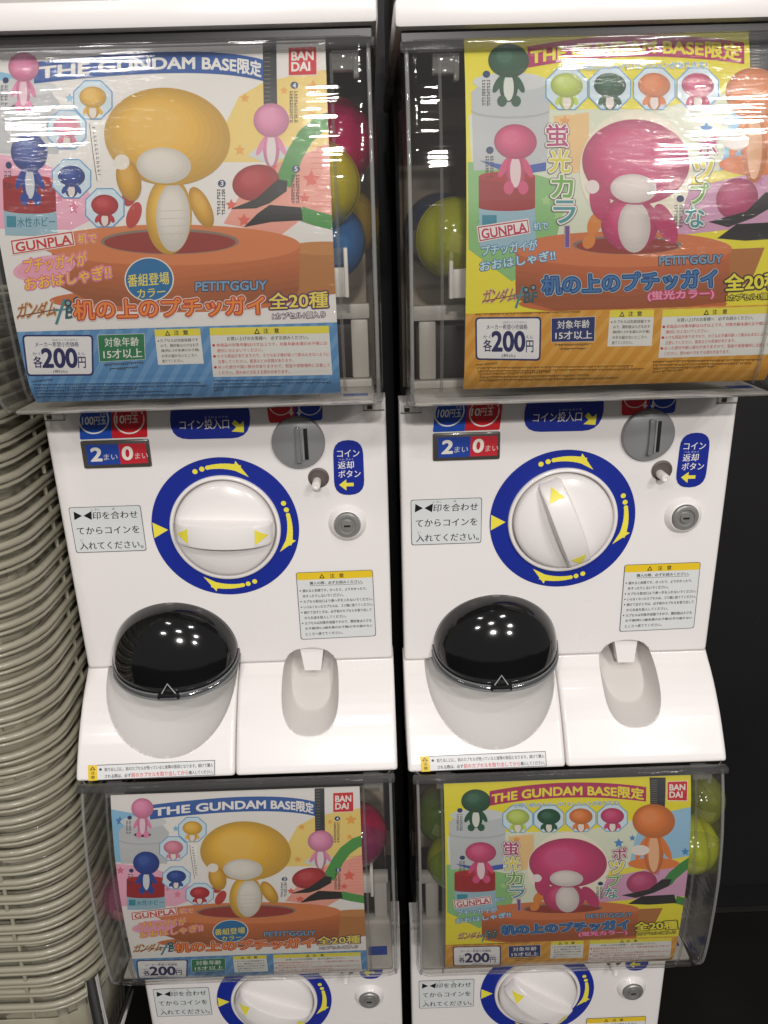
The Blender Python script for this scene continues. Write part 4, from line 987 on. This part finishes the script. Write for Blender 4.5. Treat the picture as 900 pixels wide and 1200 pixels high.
capsule(389, 167, .012, .036, '#c4123c', '#d81e6c', (0.3, .4, 0), 'red capsule right of the yellow-figure card, topmost in the upper left window', '#d21f4e')
capsule(374, 217, -.052, .033, '#c9b92c', '#d8c83a', (0.2, 1.2, .3), 'yellow capsule pressed against the card edge in the upper left window', '#e0c94a')
capsule(384, 284, -.02, .033, '#24518f', '#3d78b8', (0.4, 0, .2), 'blue capsule below the yellow one in the upper left window', '#5e97cf')
capsule(402, 262, .055, .034, '#b5742a', '#b59a32', (0, .5, 0), 'orange capsule behind the yellow and blue ones in the upper left window', '#b98c2c')
capsule(531, 279, -.03, .033, '#d3c326', '#b8bd2c', (0.2, .25, .3), 'yellow capsule with green contents left of the pink-figure card, upper right window', '#7da82c')
capsule(515, 272, .035, .034, '#1d2c4c', '#22365a', (0.1, 0, 0), 'dark navy capsule behind the yellow one in the upper right window', '#1d2c4c')
capsule(417, 977, -.045, .035, '#b3164c', '#8f2a5e', (0.5, .2, 0), 'magenta capsule right of the yellow-figure card in the lower left window', '#d21f4e')
capsule(154, 1048, -.045, .030, '#b8607a', '#a8557a', (0.2, .2, 0), 'dull pink capsule peeping out left of the card in the lower left window', '#c46a88')
capsule(152, 992, .03, .033, '#7f8a4a', '#6f6a4a', (0.2, .2, 0), 'olive capsule deep in the lower left window, above the dull pink one', '#8a8a4a')
capsule(806, 988, -.045, .033, '#ccd12a', '#bcc62c', (0.4, .3, 0), 'lime yellow capsule right of the pink-figure card in the lower right window', '#c2cf3c')
capsule(533, 1008, -.04, .032, '#a8ab2a', '#7f9a2a', (0.3, .2, .2), 'olive green capsule left of the card in the lower right window, lowest there', '#8aa82c')
capsule(521, 952, .0, .035, '#7a6a2a', '#5a7a2c', (0.1, .3, 0), 'brownish capsule left of the card in the lower right window, topmost there', '#6a8a2c')
capsule(817, 935, .04, .033, '#8f9224', '#8a9428', (0.1, .3, 0), 'olive yellow capsule deep in the lower right window, above the lime one', '#a0a830')

# ------------------------------------------------------------------ stack of baskets
BASK = mat('#a09b88', .36, .5, coat=.25, bump=.12, bscale=120, mottle=.1, mscale=14)
bx1, by0, bw, bd, bcr = -.1785, -.098, .34, .30, .06
def loop(off, z, n=10):
    x0, x1, y0, y1, r = bx1-bw+off, bx1-off, by0+off, by0+bd-off, bcr-off*.6
    pts = []
    for (cx, cy, a0) in ((x1-r, y0+r, -90), (x1-r, y1-r, 0), (x0+r, y1-r, 90), (x0+r, y0+r, 180)):
        for k in range(n+1): a = R(a0+90*k/n); pts.append((cx+r*math.cos(a), cy+r*math.sin(a), z))
    return pts
def along(pts, step):
    out = []; acc = 0
    for a, b in zip(pts, pts[1:]+pts[:1]):
        a, b = Vector(a), Vector(b); L = (b-a).length
        while acc < L: out.append(a+(b-a)*(acc/L)); acc += step
        acc -= L
    return out
def make_basket():
    root = empty('basket', (0, 0, 0))
    def dense(z, off): return [tuple(q) for q in along(loop(off, z), .012)]
    bm = bmesh.new(); add_tube(bm, [(x, y, z) for x, y, z in dense(.0, 0)], .0036, closed=True, n=10); obj('rim', bm, BASK, root, smooth=60)
    bm = bmesh.new(); add_tube(bm, dense(-.0068, -.0004), .0019, closed=True, n=8); obj('under_rim', bm, BASK, root, smooth=60)
    peg = None
    for (qx, qy) in ((bx1-.074, by0+.0002), (bx1-.148, by0+.0002), (bx1-.0005, by0+.11), (bx1-.0005, by0+.19)):
        if peg is None:
            bm = bmesh.new(); add_tube(bm, [(0, 0, -.0070), (0, 0, -.0172)], .0021, n=8); peg = obj('peg', bm, BASK, root, smooth=60); pg = peg
        else: pg = peg.copy(); COL.objects.link(pg)
        pg.location = (qx, qy, 0)
    bm = bmesh.new(); rows = []
    for z, off in ((-.004, .0125), (-.020, .0135), (-.026, .0142), (-.034, .015), (-.040, .0156), (-.075, .019), (-.110, .023)):
        rows.append([bm.verts.new(q) for q in [tuple(v) for v in along(loop(off, z, 8), .0105)]])
    n = min(len(r) for r in rows)
    for j, (a, b) in enumerate(zip(rows, rows[1:])):
        for i in range(n):
            if j in (2, 3) and i % 2 == 0: continue
            bm.faces.new((a[i], a[(i+1) % n], b[(i+1) % n], b[i]))
    for v in [v for r in rows for v in r[n:]]: bm.verts.remove(v)
    o = obj('basket_wall', bm, BASK, root, smooth=50)
    md = o.modifiers.new('shell', 'SOLIDIFY'); md.thickness = .0016; md.offset = 0
    return root
b0 = make_basket(); kids = kid_map()
NB = 40; ZB = aty(30, 1183, -.103).z
for i in range(NB):
    b = b0 if i == 0 else copy_tree(b0, kids)
    b.location = (random.uniform(-.0012, .0012), random.uniform(-.002, .002), ZB+.0196*i+random.uniform(-.0011, .0011)); b.rotation_euler = (R(random.uniform(-.35, .35)), R(random.uniform(-.3, .3)), R(random.uniform(-.7, .7)))
    if i == 0: tag(b, 'lowest cream plastic basket of the stack, its slotted side wall showing', 'basket', 'cream baskets nested in a tall stack')
    else: tag(b, 'cream plastic basket nested in the tall stack, above the lowest basket', 'basket', 'cream baskets nested in a tall stack')
# chrome stand beside the baskets
CHROME = mat('#dcdcda', .22, metal=1.0)
st = empty('basket_stand', (0, 0, 0)); tag(st, 'chrome wire stand with curved tube carrying the stack of cream baskets', 'basket stand')
zt = ZB-.055
pa = aty(107, 1149, -.076)
bm = bmesh.new(); add_tube(bm, [(pa.x, pa.y, zz_) for zz_ in frange(FLOOR, pa.z+.01, .05)], .0085, n=16); obj('post', bm, CHROME, st, smooth=60)
bm = bmesh.new()
lp = loop(.012, ZB-.122); add_tube(bm, lp, .005, closed=True, n=8); obj('support_ring', bm, CHROME, st, smooth=60)
bm = bmesh.new()
for k in range(7):
    q = aty(119+3.6*k, 1150-3*k, .0+.02*k); add_tube(bm, [(q.x+.006, q.y, q.z+.06), (q.x+.004, q.y, q.z), (q.x-.004, q.y-.004, q.z-.08), (q.x-.02, q.y-.02, q.z-.2)], .0022, n=6)
obj('side_wires', bm, mat('#8d8a80', .25, metal=.8), st, smooth=60)
for dx in (-.31,):
    bm = bmesh.new(); add_tube(bm, [(pa.x+dx, pa.y, zz_) for zz_ in frange(FLOOR, ZB-.1, .05)], .0085, n=16); obj('post', bm, CHROME, st, smooth=60)
